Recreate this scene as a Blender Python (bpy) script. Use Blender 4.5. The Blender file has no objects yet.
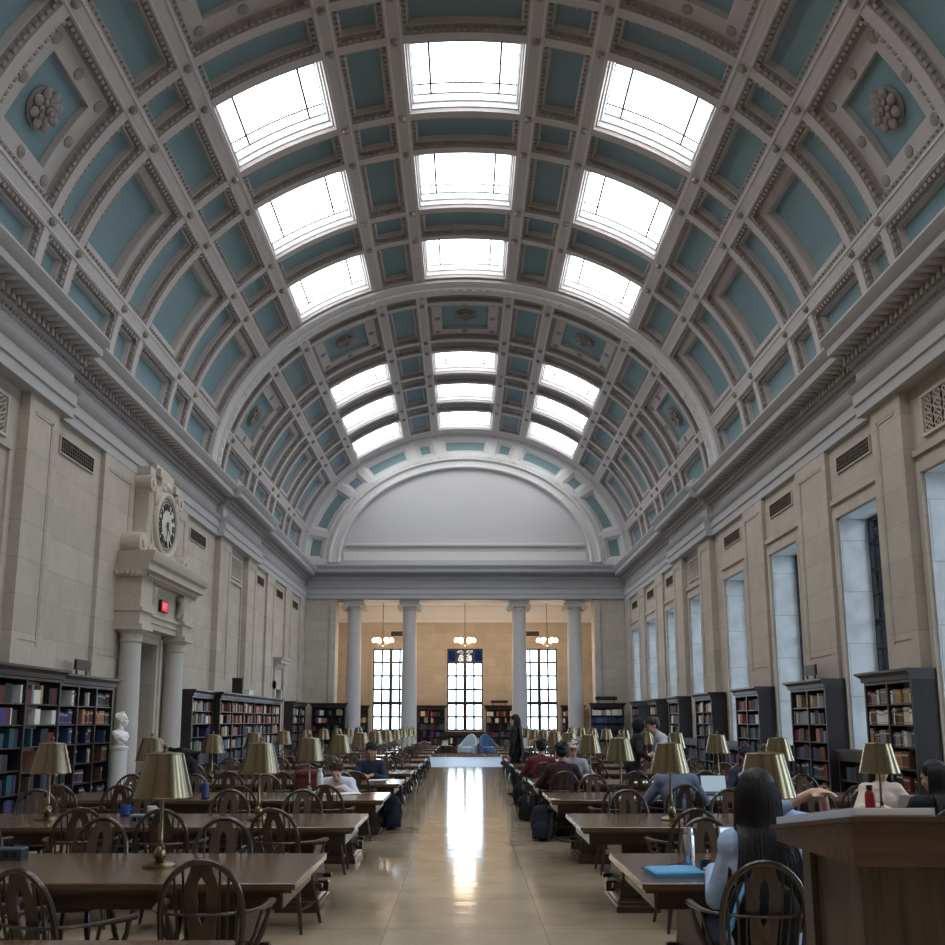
import bpy, math, random
import numpy as np
from mathutils import Vector, Matrix, Euler
PI = math.pi
sin, cos = math.sin, math.cos
random.seed(7)
SC = bpy.context.scene
COL = SC.collection

# ------------------------------------------------------------------ helpers
def lin(c):
    return tuple(((x/255)/12.92 if x/255 <= .04045 else ((x/255+.055)/1.055)**2.4) for x in c) + (1.0,)

class MB:
    """collects geometry, build() links it as one mesh object"""
    def __init__(s): s.v=[]; s.f=[]; s.m=[]
    def face(s, idx, mi=0): s.f.append(tuple(idx)); s.m.append(mi)
    def quad(s, a,b,c,d, mi=0):
        n=len(s.v); s.v += [tuple(a),tuple(b),tuple(c),tuple(d)]; s.face((n,n+1,n+2,n+3),mi)
    def hexa(s, p, mi=0, skip=()):
        n=len(s.v); s.v += [tuple(q) for q in p]
        for k,q in enumerate(((3,2,1,0),(4,5,6,7),(0,1,5,4),(1,2,6,5),(2,3,7,6),(3,0,4,7))):
            if k not in skip: s.face([n+i for i in q],mi)
    def box(s, x0,x1,y0,y1,z0,z1, mi=0):
        s.hexa([(x0,y0,z0),(x1,y0,z0),(x1,y1,z0),(x0,y1,z0),(x0,y0,z1),(x1,y0,z1),(x1,y1,z1),(x0,y1,z1)],mi)
    def cbox(s, x0,x1,y0,y1,z0,z1, c=.01, mi=0):
        """box with a chamfered top rim"""
        s.box(x0,x1,y0,y1,z0,z1-c,mi)
        s.hexa([(x0,y0,z1-c),(x1,y0,z1-c),(x1,y1,z1-c),(x0,y1,z1-c),(x0+c,y0+c,z1),(x1-c,y0+c,z1),(x1-c,y1-c,z1),(x0+c,y1-c,z1)],mi)
    def tube(s, path, r, seg=8, closed=False, mi=0, flat=1.0, up=None):
        P=[Vector(p) for p in path]; n=len(P)
        R=list(r) if hasattr(r,'__len__') else [r]*n
        rings=[]; prev=None
        for i in range(n):
            if closed: t=P[(i+1)%n]-P[i-1]
            else: t=P[min(i+1,n-1)]-P[max(i-1,0)]
            if t.length<1e-9: t=Vector((0,0,1))
            t.normalize()
            if up is not None: a=Vector(up)
            elif prev is None: a=Vector((0,0,1)) if abs(t.z)<.9 else Vector((1,0,0))
            else: a=prev
            b=t.cross(a)
            if b.length<1e-6: b=t.cross(Vector((1,0,.1)))
            b.normalize(); a=b.cross(t); prev=a
            base=len(s.v)
            for k in range(seg):
                th=2*PI*k/seg
                s.v.append(tuple(P[i]+a*(R[i]*cos(th)*flat)+b*(R[i]*sin(th))))
            rings.append(base)
        for i in range(n if closed else n-1):
            A=rings[i]; B=rings[(i+1)%n]
            for k in range(seg):
                s.face((A+k,A+(k+1)%seg,B+(k+1)%seg,B+k),mi)
        if not closed:
            s.face([rings[0]+k for k in range(seg)][::-1],mi)
            s.face([rings[-1]+k for k in range(seg)],mi)
    def lathe(s, prof, seg=20, c=(0,0,0), mi=0, cap=True):
        base=[]
        for (r,z) in prof:
            base.append(len(s.v))
            for k in range(seg):
                th=2*PI*k/seg; s.v.append((c[0]+r*cos(th),c[1]+r*sin(th),c[2]+z))
        for i in range(len(prof)-1):
            A,B=base[i],base[i+1]
            for k in range(seg): s.face((A+k,A+(k+1)%seg,B+(k+1)%seg,B+k),mi)
        if cap:
            s.face([base[0]+k for k in range(seg)][::-1],mi); s.face([base[-1]+k for k in range(seg)],mi)
    def prism(s, poly, f0, f1, mi=0):
        """poly: list of 2D points; f0,f1 map a 2D point to 3D at each end"""
        n=len(poly); b=len(s.v)
        s.v += [tuple(f0(p)) for p in poly]+[tuple(f1(p)) for p in poly]
        for i in range(n): s.face((b+i,b+(i+1)%n,b+n+(i+1)%n,b+n+i),mi)
        s.face([b+i for i in range(n)][::-1],mi); s.face([b+n+i for i in range(n)],mi)
    def ell(s, c, r, seg=14, rings=9, mi=0, rot=None):
        b=len(s.v); c=Vector(c)
        pts=[]
        for i in range(rings+1):
            ph=PI*i/rings
            for k in range(seg):
                th=2*PI*k/seg
                p=Vector((r[0]*sin(ph)*cos(th),r[1]*sin(ph)*sin(th),r[2]*cos(ph)))
                if rot is not None: p=rot@p
                s.v.append(tuple(c+p))
        for i in range(rings):
            for k in range(seg):
                s.face((b+i*seg+k,b+(i+1)*seg+k,b+(i+1)*seg+(k+1)%seg,b+i*seg+(k+1)%seg),mi)
    def limb(s, p, q, r0, r1, seg=10, mi=0):
        p=Vector(p); q=Vector(q)
        s.tube([p,p.lerp(q,.5),q],[r0,(r0+r1)/2,r1],seg,mi=mi)
        s.ell(p,(r0,)*3,seg,6,mi); s.ell(q,(r1,)*3,seg,6,mi)
    def add(s, o, M=None):
        b=len(s.v)
        s.v += [tuple(M@Vector(p)) for p in o.v] if M is not None else o.v
        for f,m in zip(o.f,o.m): s.face([b+i for i in f],m)
    def mesh(s, name, mats):
        me=bpy.data.meshes.new(name)
        me.from_pydata(s.v,[],s.f)
        for m in (mats if isinstance(mats,(list,tuple)) else [mats]): me.materials.append(m)
        me.polygons.foreach_set('material_index',s.m)
        me.polygons.foreach_set('use_smooth',[True]*len(s.f))
        me.update()
        try: me.set_sharp_from_angle(angle=.62)
        except Exception: pass
        return me
    def build(s, name, mats, parent=None, fix=True):
        me=s.mesh(name,mats)
        if fix:
            import bmesh
            bm=bmesh.new(); bm.from_mesh(me)
            bmesh.ops.recalc_face_normals(bm,faces=bm.faces); bm.to_mesh(me); bm.free()
            try: me.set_sharp_from_angle(angle=.62)
            except Exception: pass
        return link(name,me,parent)

def link(name, me, parent=None):
    o=bpy.data.objects.new(name,me); COL.objects.link(o)
    if parent is not None: o.parent=parent
    return o
def tag(o, label=None, cat=None, group=None, kind=None):
    if label: o['label']=label
    if cat: o['category']=cat
    if group: o['group']=group
    if kind: o['kind']=kind
    return o
def thing(name, label, cat, loc=(0,0,0), rz=0.0, group=None):
    o=bpy.data.objects.new(name,None); COL.objects.link(o)
    o.empty_display_size=.1
    o.location=loc; o.rotation_euler=(0,0,rz)
    return tag(o,label,cat,group)
KIDS={}
def kids(o):
    if o.name not in KIDS: KIDS[o.name]=list(o.children)
    return KIDS[o.name]
def dup(root, loc, rz, label, group=None):
    r=root.copy(); COL.objects.link(r); r.location=loc; r.rotation_euler=(0,0,rz)
    r['label']=label
    if group: r['group']=group
    for ch in kids(root):
        c=ch.copy(); COL.objects.link(c); c.parent=r
        for g in kids(ch):
            d=g.copy(); COL.objects.link(d); d.parent=c
    return r
ORD=['first','second','third','fourth','fifth','sixth','seventh','eighth','ninth','tenth','eleventh','twelfth','thirteenth','fourteenth','fifteenth','sixteenth','seventeenth','eighteenth','nineteenth','twentieth']
def struct(o): o['kind']='structure'; return o

# ------------------------------------------------------------------ materials
def new_mat(name):
    m=bpy.data.materials.new(name); m.use_nodes=True
    nt=m.node_tree; b=nt.nodes['Principled BSDF']
    return m,nt,b
def N(nt,t,**k):
    n=nt.nodes.new(t)
    for a,v in k.items(): setattr(n,a,v)
    return n
def mat(name, c, rough=.5, metal=0., spec=.5, var=.0, scale=6., bump=0., bscale=40., coat=0., stretch=(1,1,1)):
    """plain procedural material: base colour broken by noise, optional bump"""
    m,nt,b=new_mat(name); L=nt.links.new
    col=lin(c)
    b.inputs['Base Color'].default_value=col
    b.inputs['Roughness'].default_value=rough; b.inputs['Metallic'].default_value=metal
    b.inputs['Specular IOR Level'].default_value=spec
    if coat: b.inputs['Coat Weight'].default_value=coat; b.inputs['Coat Roughness'].default_value=.12
    tc=N(nt,'ShaderNodeTexCoord'); mp=N(nt,'ShaderNodeMapping'); mp.inputs['Scale'].default_value=stretch
    L(tc.outputs['Object'],mp.inputs[0])
    if var:
        no=N(nt,'ShaderNodeTexNoise'); no.inputs['Scale'].default_value=scale; no.inputs['Detail'].default_value=4
        L(mp.outputs[0],no.inputs['Vector'])
        mx=N(nt,'ShaderNodeMix',data_type='RGBA')
        mx.inputs['A'].default_value=tuple(x*(1-var) for x in col[:3])+(1,)
        mx.inputs['B'].default_value=tuple(min(1,x*(1+var)) for x in col[:3])+(1,)
        L(no.outputs[0],mx.inputs['Factor']); L(mx.outputs['Result'],b.inputs['Base Color'])
    if bump:
        n2=N(nt,'ShaderNodeTexNoise'); n2.inputs['Scale'].default_value=bscale; n2.inputs['Detail'].default_value=3
        L(mp.outputs[0],n2.inputs['Vector'])
        bp=N(nt,'ShaderNodeBump'); bp.inputs['Strength'].default_value=bump; bp.inputs['Distance'].default_value=.02
        L(n2.outputs[0],bp.inputs['Height']); L(bp.outputs[0],b.inputs['Normal'])
    return m
def wood(name, c1, c2, rough=.35, axis=0, coat=.0, scale=3.0):
    m,nt,b=new_mat(name); L=nt.links.new
    tc=N(nt,'ShaderNodeTexCoord'); mp=N(nt,'ShaderNodeMapping')
    st=[14,14,14]; st[axis]=.9
    mp.inputs['Scale'].default_value=st
    L(tc.outputs['Object'],mp.inputs[0])
    no=N(nt,'ShaderNodeTexNoise'); no.inputs['Scale'].default_value=scale; no.inputs['Detail'].default_value=6; no.inputs['Roughness'].default_value=.65
    L(mp.outputs[0],no.inputs['Vector'])
    cr=N(nt,'ShaderNodeValToRGB'); cr.color_ramp.elements[0].position=.3; cr.color_ramp.elements[1].position=.72
    cr.color_ramp.elements[0].color=lin(c1); cr.color_ramp.elements[1].color=lin(c2)
    L(no.outputs[0],cr.inputs[0]); L(cr.outputs[0],b.inputs['Base Color'])
    b.inputs['Roughness'].default_value=rough
    if coat: b.inputs['Coat Weight'].default_value=coat; b.inputs['Coat Roughness'].default_value=.15
    bp=N(nt,'ShaderNodeBump'); bp.inputs['Strength'].default_value=.12; bp.inputs['Distance'].default_value=.01
    L(no.outputs[0],bp.inputs['Height']); L(bp.outputs[0],b.inputs['Normal'])
    return m
def stone(name, c, plane='YZ', bw=1.35, bh=.62, joint=.012, var=.12, rough=.7, jc=.62):
    """limestone ashlar: brick joints on the given plane plus mottling"""
    m,nt,b=new_mat(name); L=nt.links.new
    tc=N(nt,'ShaderNodeTexCoord'); sp=N(nt,'ShaderNodeSeparateXYZ'); cb=N(nt,'ShaderNodeCombineXYZ')
    L(tc.outputs['Object'],sp.inputs[0])
    L(sp.outputs['XYZ'.index(plane[0])],cb.inputs[0]); L(sp.outputs['XYZ'.index(plane[1])],cb.inputs[1])
    br=N(nt,'ShaderNodeTexBrick'); br.inputs['Scale'].default_value=1; br.inputs['Brick Width'].default_value=bw
    br.inputs['Row Height'].default_value=bh; br.inputs['Mortar Size'].default_value=joint; br.inputs['Mortar Smooth'].default_value=.2
    col=lin(c)
    k=lambda s:tuple(min(1,x*s) for x in col[:3])+(1,)
    br.inputs['Color1'].default_value=k(1.06); br.inputs['Color2'].default_value=k(.92); br.inputs['Mortar'].default_value=k(jc)
    L(cb.outputs[0],br.inputs['Vector'])
    no=N(nt,'ShaderNodeTexNoise'); no.inputs['Scale'].default_value=2.2; no.inputs['Detail'].default_value=7; no.inputs['Roughness'].default_value=.6
    L(tc.outputs['Object'],no.inputs['Vector'])
    mx=N(nt,'ShaderNodeMix',data_type='RGBA',blend_type='MULTIPLY'); mx.inputs['Factor'].default_value=1
    cr=N(nt,'ShaderNodeValToRGB'); cr.color_ramp.elements[0].position=.3; cr.color_ramp.elements[1].position=.7
    cr.color_ramp.elements[0].color=(1-var,1-var,1-var*1.1,1); cr.color_ramp.elements[1].color=(1,1,1,1)
    L(no.outputs[0],cr.inputs[0]); L(br.outputs[0],mx.inputs['A']); L(cr.outputs[0],mx.inputs['B'])
    L(mx.outputs['Result'],b.inputs['Base Color']); b.inputs['Roughness'].default_value=rough
    bp=N(nt,'ShaderNodeBump'); bp.inputs['Strength'].default_value=.25; bp.inputs['Distance'].default_value=.02
    inv=N(nt,'ShaderNodeMath',operation='SUBTRACT'); inv.inputs[0].default_value=1; L(br.outputs['Fac'],inv.inputs[1])
    L(inv.outputs[0],bp.inputs['Height']); L(bp.outputs[0],b.inputs['Normal'])
    return m
def emit(name, c, s):
    m,nt,b=new_mat(name)
    b.inputs['Base Color'].default_value=lin(c); b.inputs['Emission Color'].default_value=lin(c); b.inputs['Emission Strength'].default_value=s
    return m
def pane_mat(name, tint, refl=.08):
    m,nt,b=new_mat(name); L=nt.links.new
    nt.nodes.remove(b)
    out=[n for n in nt.nodes if n.type=='OUTPUT_MATERIAL'][0]
    tr=N(nt,'ShaderNodeBsdfTransparent'); tr.inputs[0].default_value=lin(tint)
    gl=N(nt,'ShaderNodeBsdfGlossy'); gl.inputs['Roughness'].default_value=.05
    fr=N(nt,'ShaderNodeFresnel'); fr.inputs[0].default_value=1.35
    mx=N(nt,'ShaderNodeMixShader')
    L(fr.outputs[0],mx.inputs[0]); L(tr.outputs[0],mx.inputs[1]); L(gl.outputs[0],mx.inputs[2]); L(mx.outputs[0],out.inputs[0])
    return m

M={}
M['plaster']=mat('plaster_grey',(186,179,177),.75,var=.10,scale=3,bump=.35,bscale=22)
M['plaster_hi']=mat('plaster_light',(206,204,203),.8,spec=.15,var=.04)
M['plaster_dk']=mat('plaster_moulding',(150,142,138),.8,var=.15,scale=9)
M['teal']=mat('teal_paint',(124,149,155),.85,var=.10,scale=1.2)
M['entab']=mat('entablature_plaster',(176,174,174),.75,var=.06,scale=2)
M['lunette']=mat('lunette_plaster',(186,184,184),.8,var=.04,scale=.6)
M['stoneY']=stone('limestone_side',(190,179,167),'YZ',1.35,.62,.010,.16,.7,.8)
M['stoneX']=stone('limestone_end',(188,178,165),'XZ',1.1,.45,.01,.14,.7,.8)
M['marble']=stone('reveal_marble',(214,218,220),'XZ',2.2,1.05,.012,.28,.55,.7)
M['stone_plain']=mat('limestone_plain',(190,181,170),.7,var=.10,scale=4)
M['warmstone']=stone('recess_limestone',(178,164,148),'XZ',1.1,.45,.008,.12,.7,.8)
M['colstone']=mat('column_stone',(186,182,178),.6,var=.09,scale=4)
M['bustmarble']=mat('white_marble',(228,226,224),.4,var=.05,scale=5)
M['pedmarble']=mat('pedestal_marble',(206,208,210),.5,var=.06,scale=5)
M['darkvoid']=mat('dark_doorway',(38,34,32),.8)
M['bronze']=mat('vent_bronze',(74,62,54),.5,.5,var=.2,scale=30)
M['steel']=mat('window_steel',(30,32,40),.45,.3)
M['pane']=pane_mat('window_glass',(235,243,250))
M['shade_blue']=pane_mat('blue_shade',(54,62,88))
M['lay']=emit('skylight_glass',(246,250,253),5.0)
M['laybar']=mat('skylight_lead',(70,74,80),.6)
M['oak']=wood('table_oak_dark',(48,36,29),(78,60,48),.32,0,.15)
M['oaktop']=wood('tabletop_oak',(70,54,42),(112,88,66),.22,0,.35)
M['oakv']=wood('oak_upright',(38,28,23),(66,50,40),.42,2,.05)
M['chairwood']=wood('chair_wood',(30,22,18),(66,50,40),.30,2,.35)
M['splat']=wood('chair_splat',(58,44,36),(92,74,60),.42,2,.1)
M['casewood']=wood('bookcase_wood',(30,22,19),(54,41,34),.38,1,.1)
M['casev']=wood('bookcase_side',(28,23,24),(48,41,42),.4,2,.1)
M['standwood']=wood('stand_wood',(66,46,36),(104,76,60),.4,0,.1)
M['standbody']=wood('stand_body_wood',(58,48,42),(98,84,74),.45,2,.1)
M['brass']=mat('aged_brass',(134,122,98),.22,1.0,var=.3,scale=30,stretch=(1,1,.03))
M['brassdk']=mat('dark_brass',(120,106,80),.35,1.0,var=.1)
M['black']=mat('black_plastic',(18,18,20),.45)
M['paper']=mat('paper_white',(232,230,226),.8,var=.02)
M['exit']=emit('exit_red',(196,30,44),.9)
M['white']=mat('white_plastic',(228,230,232),.45)
M['globe']=emit('lamp_globe',(255,222,176),9.0)
M['dial']=mat('clock_dial',(206,200,190),.5,var=.05)
M['carved']=mat('carved_stone',(190,180,168),.7,var=.16,scale=9,bump=.6,bscale=14)
WORLD=5.0; EXPO=0.8
# ------------------------------------------------------------------ the room
XW=7.65; YE=42.3; YB=-6.0; YR=48.0           # wall plane, end wall, wall behind, wall of the far alcove
EA,EB,EZ=7.75,6.3,9.0                          # vault: half width, rise, springing height
_u=np.linspace(-PI/2,PI/2,3001)
_s=np.concatenate([[0],np.cumsum(np.hypot(EA*np.diff(np.sin(_u)),EB*np.diff(np.cos(_u))))]); _s-=_s[-1]/2
def u2s(u): return float(np.interp(u,_u,_s))
def VP(s,y,d):
    u=float(np.interp(s,_s,_u)); n=Vector((sin(u)/EA,cos(u)/EB)).normalized()
    return (EA*sin(u)+n.x*d, y, EZ+EB*cos(u)+n.y*d)

SL=[u2s(u) for u in (-1.565,-1.32,-.92,-.735,-.36,-.185,.185,.36,.735,.92,1.32,1.565)]
TYPES='ABCDEFEDCBA'
ROWS=[(-6,-4.2,'plain'),(-4.2,-2.9,'nar'),(-2.9,-.5,'sky'),(-.5,.85,'nar'),(.85,3.2,'sky'),(3.2,4.75,'nar'),(4.75,7.15,'sky'),(7.15,8.6,'nar'),(8.6,11.05,'sky'),
      (11.05,12.55,'nar'),(12.55,15.06,'ros'),(15.06,16.2,'nar'),(16.2,18.57,'sky'),(18.57,19.88,'nar'),(19.88,22.45,'sky'),
      (22.45,23.85,'nar'),(23.85,26.3,'sky'),(26.3,27.25,'rib'),(27.25,27.95,'nar'),(27.95,30.9,'ros'),(30.9,31.85,'nar'),
      (31.85,34.1,'sky'),(34.1,35.1,'nar'),(35.1,37.35,'sky'),(37.35,38.45,'nar'),(38.45,41.0,'sky'),(41.0,41.75,'plain')]
HS,HY=.18,.11
ceil=MB(); sky_cells=[]; ros_cells=[]
def vquad(s0,s1,y0,y1,d,mi):
    n=max(1,math.ceil(abs(s1-s0)/.45))
    for i in range(n):
        a=s0+(s1-s0)*i/n; b=s0+(s1-s0)*(i+1)/n
        ceil.quad(VP(a,y0,d),VP(b,y0,d),VP(b,y1,d),VP(a,y1,d),mi)
def rings(s0,s1,y0,y1,spec,cap):
    """nested recess; spec = [(inset, depth, material of the band leading to it)]"""
    n=max(1,math.ceil((s1-s0)/.45)); prev=None
    for ins,d,mi in spec:
        S=[s0+ins+(s1-s0-2*ins)*i/n for i in range(n+1)]; Y0=y0+ins; Y1=y1-ins
        cur=([VP(q,Y0,d) for q in S],[VP(q,Y1,d) for q in S])
        if prev:
            for j in (0,1):
                for i in range(n): ceil.quad(prev[j][i],prev[j][i+1],cur[j][i+1],cur[j][i],mi)
            for i in (0,n): ceil.quad(prev[0][i],prev[1][i],cur[1][i],cur[0][i],mi)
        prev=cur
    if cap is not None:
        for i in range(n): ceil.quad(prev[0][i],prev[0][i+1],prev[1][i+1],prev[1][i],cap)
def vbox(sc,yc,ds,dy,d0,d1,mi):
    p=[VP(sc-ds,yc-dy,d1),VP(sc+ds,yc-dy,d1),VP(sc+ds,yc+dy,d1),VP(sc-ds,yc+dy,d1),
       VP(sc-ds,yc-dy,d0),VP(sc+ds,yc-dy,d0),VP(sc+ds,yc+dy,d0),VP(sc-ds,yc+dy,d0)]
    ceil.hexa(p,mi,skip=(0,))
def beads(s0,s1,y0,y1,ins,d0,d1,pitch,mi):
    """egg-and-dart row running round inside a coffer"""
    a,b,c,e=s0+ins,s1-ins,y0+ins,y1-ins
    n=max(1,int((b-a)/pitch))
    for i in range(n):
        q=a+(b-a)*(i+.5)/n
        for yy in (c,e): vbox(q,yy,pitch*.3,.035,d0,d1,mi)
    n=max(1,int((e-c)/pitch))
    for i in range(n):
        q=c+(e-c)*(i+.5)/n
        for ss in (a,b): vbox(ss,q,.035,pitch*.3,d0,d1,mi)
def disc(s,y,r,d,h,mi):
    p=VP(s,y,d); n=Vector(VP(s,y,d-1))-Vector(p); n.normalize()
    t=Vector((0,1,0)); w=n.cross(t); b=len(ceil.v); K=10
    for rr,hh in ((r,0),(r*.95,h*.6),(r*.55,h)):
        for k in range(K):
            a=2*PI*k/K; ceil.v.append(tuple(Vector(p)+t*(rr*cos(a))+w*(rr*sin(a))+n*hh))
    for j in (0,1):
        for k in range(K): ceil.face((b+j*K+k,b+j*K+(k+1)%K,b+(j+1)*K+(k+1)%K,b+(j+1)*K+k),mi)
    ceil.face([b+2*K+k for k in range(K)],mi)

for (y0,y1,kind) in ROWS:
    if kind in ('plain','rib'):
        vquad(SL[0],SL[-1],y0,y1,0,0)
        if kind=='rib':      # the moulded transverse arch between the two halves of the vault
            n=48
            prof=[(26.3,-.02),(26.34,-.08),(26.5,-.12),(26.62,-.12),(26.64,-.17),(26.95,-.17),(26.97,-.12),(27.1,-.12),(27.22,-.08),(27.25,-.02)]
            for i in range(n):
                a=SL[0]+(SL[-1]-SL[0])*i/n; b=SL[0]+(SL[-1]-SL[0])*(i+1)/n
                for (ya,da),(yb,db) in zip(prof,prof[1:]):
                    ceil.quad(VP(a,ya,da),VP(b,ya,da),VP(b,yb,db),VP(a,yb,db),1)
            m_=int((SL[-1]-SL[0])/.3)
            for i in range(m_): vbox(SL[0]+(SL[-1]-SL[0])*(i+.5)/m_,26.79,.07,.1,-.20,-.16,1)
        continue
    far=y1>31 ; near=y1>4
    for i,t in enumerate(TYPES):
        s0=SL[i]+HS; s1=SL[i+1]-HS; c0=y0+HY; c1=y1-HY
        if i==0: s0=SL[0]
        if i==10: s1=SL[-1]
        # rib strips along the row edges
        vquad(s0,s1,y0,c0,0,0); vquad(s0,s1,c1,y1,0,0)
        pt=.135 if not far else .22
        if t in 'DF' and kind=='sky':
            rings(s0,s1,c0,c1,[(0,0,0),(.03,.08,0),(.06,.08,1),(.075,.20,1),(.115,.20,1),(.13,.38,1)],None)
            sky_cells.append((s0+.13,s1-.13,c0+.13,c1-.13,y0))
        elif t in 'BDF' and kind=='ros':
            rings(s0,s1,c0,c1,[(0,0,0),(.13,.16,2),(.15,.16,0),(.46,.18,0),(.475,.30,0)],3)
            beads(s0,s1,c0,c1,.06,.02,.13,pt,2)
            a,b=s0+.31,s1-.31; c,e=c0+.31,c1-.31
            for k in range(3):
                q=k/2
                for (ss,yy) in ((a+(b-a)*q,c),(a+(b-a)*q,e)): disc(ss,yy,.11,.18,.05,2)
            for (ss,yy) in ((a,(c+e)/2),(b,(c+e)/2)): disc(ss,yy,.11,.18,.05,2)
            ros_cells.append(((s0+s1)/2,(c0+c1)/2))
        elif t=='B' and kind=='sky':
            rings(s0,s1,c0,c1,[(0,0,0),(.13,.16,2),(.15,.16,0),(.28,.19,0),(.30,.22,0),(.34,.36,0)],3)
            if near: beads(s0,s1,c0,c1,.06,.02,.13,pt,2)
        else:
            w=min(s1-s0,c1-c0)
            k1=.10 if w>.7 else .06
            rings(s0,s1,c0,c1,[(0,0,0),(k1,.12,2),(k1+.03,.12,0),(k1+.06,.24,0)],3)
            if near: beads(s0,s1,c0,c1,k1*.55,.02,.10,pt,2)
    for i in range(1,11):
        vquad(SL[i]-HS,SL[i]+HS,y0,y1,0,0)
        for k in (-1,1): vquad(SL[i]+k*(HS-.05)-.018,SL[i]+k*(HS-.05)+.018,y0,y1,-.02,1)
        for yy in (y0,):
            if near: disc(SL[i],yy,.085,-.0,.09,2)
# vault foot behind the cornice, gable behind the viewer
for sx in (-1,1):
    ceil.quad((sx*EA,YB,EZ+.05),(sx*EA,41.75,EZ+.05),(sx*EA,41.75,8.6),(sx*EA,YB,8.6),0)
b=MB(); K=40
for i in range(K):
    u0=-PI/2+PI*i/K; u1=-PI/2+PI*(i+1)/K
    ceil.quad((EA*sin(u0),YB,8.6),(EA*sin(u1),YB,8.6),(EA*sin(u1),YB,EZ+EB*cos(u1)),(EA*sin(u0),YB,EZ+EB*cos(u0)),0)
# unseen shell added above the coffers, to block sky light leaking through mesh gaps
for i in range(36):
    a=SL[0]-.5+(SL[-1]-SL[0]+1)*i/36; c=SL[0]-.5+(SL[-1]-SL[0]+1)*(i+1)/36
    ceil.quad(VP(a,YB-.4,.75),VP(c,YB-.4,.75),VP(c,YE+.9,.75),VP(a,YE+.9,.75),0)
ceiling=ceil.build('ceiling',[M['plaster'],M['plaster_hi'],M['plaster_dk'],M['teal']],fix=False)
struct(ceiling)

# rosettes: parts of the ceiling
rb=MB()
rb.lathe([(.02,0),(.30,0),(.33,.03),(.30,.07),(.2,.06),(.02,.06)],24)
for k in range(8):
    a=2*PI*k/8; R=Matrix.Rotation(a,3,'Z')@Matrix.Rotation(-.12,3,'Y')
    rb.ell((.22*cos(a),.22*sin(a),.10),(.13,.088,.045),10,6,rot=R)
    a+=PI/8; R=Matrix.Rotation(a,3,'Z')@Matrix.Rotation(-.3,3,'Y')
    rb.ell((.12*cos(a),.12*sin(a),.13),(.09,.05,.035),8,6,rot=R)
rb.ell((0,0,.17),(.075,.075,.06),12,6)
for k in range(7): rb.ell((.045*cos(k*.9),.045*sin(k*.9),.215),(.02,.02,.02),6,4)
rme=rb.mesh('rosette',M['plaster_dk'])
for (s,y) in ros_cells:
    p=Vector(VP(s,y,.30)); q=Vector(VP(s,y,-.5)); n=(q-p).normalized()
    o=link('rosette',rme,ceiling); o.matrix_world=Matrix.Translation(p)@n.to_track_quat('Z','Y').to_matrix().to_4x4()@Matrix.Scale(1.12,4)

# skylights: windows of the ceiling
wn=0
for (s0,s1,y0,y1,row) in sky_cells:
    if s0<-3: where='left'
    elif s0>1: where='right'
    else: where='middle'
    wn+=1
    g=MB(); n=6
    for i in range(n):
        a=s0+(s1-s0)*i/n; c=s0+(s1-s0)*(i+1)/n
        g.quad(VP(a,y0,.385),VP(c,y0,.385),VP(c,y1,.385),VP(a,y1,.385))
    o=struct(g.build('window_%d'%wn,M['lay'],fix=False))
    f=MB()
    def vb(sa,sb,ya,yb,dd=.02):
        m_=max(1,math.ceil((sb-sa)/.45))
        for i in range(m_):
            a=sa+(sb-sa)*i/m_; c=sa+(sb-sa)*(i+1)/m_
            f.hexa([VP(a,ya,.384),VP(c,ya,.384),VP(c,yb,.384),VP(a,yb,.384),VP(a,ya,.384-dd),VP(c,ya,.384-dd),VP(c,yb,.384-dd),VP(a,yb,.384-dd)])
    L_=s1-s0; W_=y1-y0
    for q in (.17,.83): vb(s0+L_*q-.024,s0+L_*q+.024,y0,y1)
    vb(s0,s1,y1-W_*.17-.022,y1-W_*.17+.022,.015); vb(s0,s1,y0+W_*.17-.022,y0+W_*.17+.022,.015)
    for (sa,sb,ya,yb) in ((s0,s1,y0,y0+.02),(s0,s1,y1-.02,y1),(s0,s0+.02,y0,y1),(s1-.02,s1,y0,y1)): vb(sa,sb,ya,yb,.02)
    f.build('glazing_bar',M['laybar'],o,fix=False)

# ---- archivolt with coffers and lunette on the end wall
arc=MB(); YA=41.75
A2,B2=6.45,5.12
def EP(u,t,d):
    a=EA+(A2-EA)*t; b_=EB+(B2-EB)*t
    return (a*sin(u),YA+d,EZ+b_*cos(u))
UL=[-1.565,-1.32,-.92,-.735,-.36,-.185,.185,.36,.735,.92,1.32,1.565]
def eq(u0,u1,t0,t1,d,mi):
    n=max(1,math.ceil((u1-u0)/.06))
    for i in range(n):
        a=u0+(u1-u0)*i/n; c=u0+(u1-u0)*(i+1)/n
        arc.quad(EP(a,t0,d),EP(c,t0,d),EP(c,t1,d),EP(a,t1,d),mi)
hu=.026
for i in range(11):
    u0=UL[i]+hu; u1=UL[i+1]-hu
    eq(u0,u1,-.02,.13,0,0); eq(u0,u1,.80,1,0,0)
    n=max(1,math.ceil((u1-u0)/.06)); prev=None
    for iu,it,d,mi in ((0,0,0,0),(.012,.07,.08,1),(.016,.09,.08,1),(.030,.17,.2,1)):
        U=[u0+iu+(u1-u0-2*iu)*k/n for k in range(n+1)]; t0,t1=.13+it,.80-it
        cur=([EP(q,t0,d) for q in U],[EP(q,t1,d) for q in U])
        if prev:
            for j in (0,1):
                for k in range(n): arc.quad(prev[j][k],prev[j][k+1],cur[j][k+1],cur[j][k],mi)
            for k in (0,n): arc.quad(prev[0][k],prev[1][k],cur[1][k],cur[0][k],mi)
        prev=cur
    for k in range(n): arc.quad(prev[0][k],prev[0][k+1],prev[1][k+1],prev[1][k],2)
for u in UL:
    eq(u-hu,u+hu,-.02,1,0,0)
    for t in (.06,.9): arc.ell(EP(u,t,-.02),(.07,.06,.07),8,5,1)
nb=110
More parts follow.
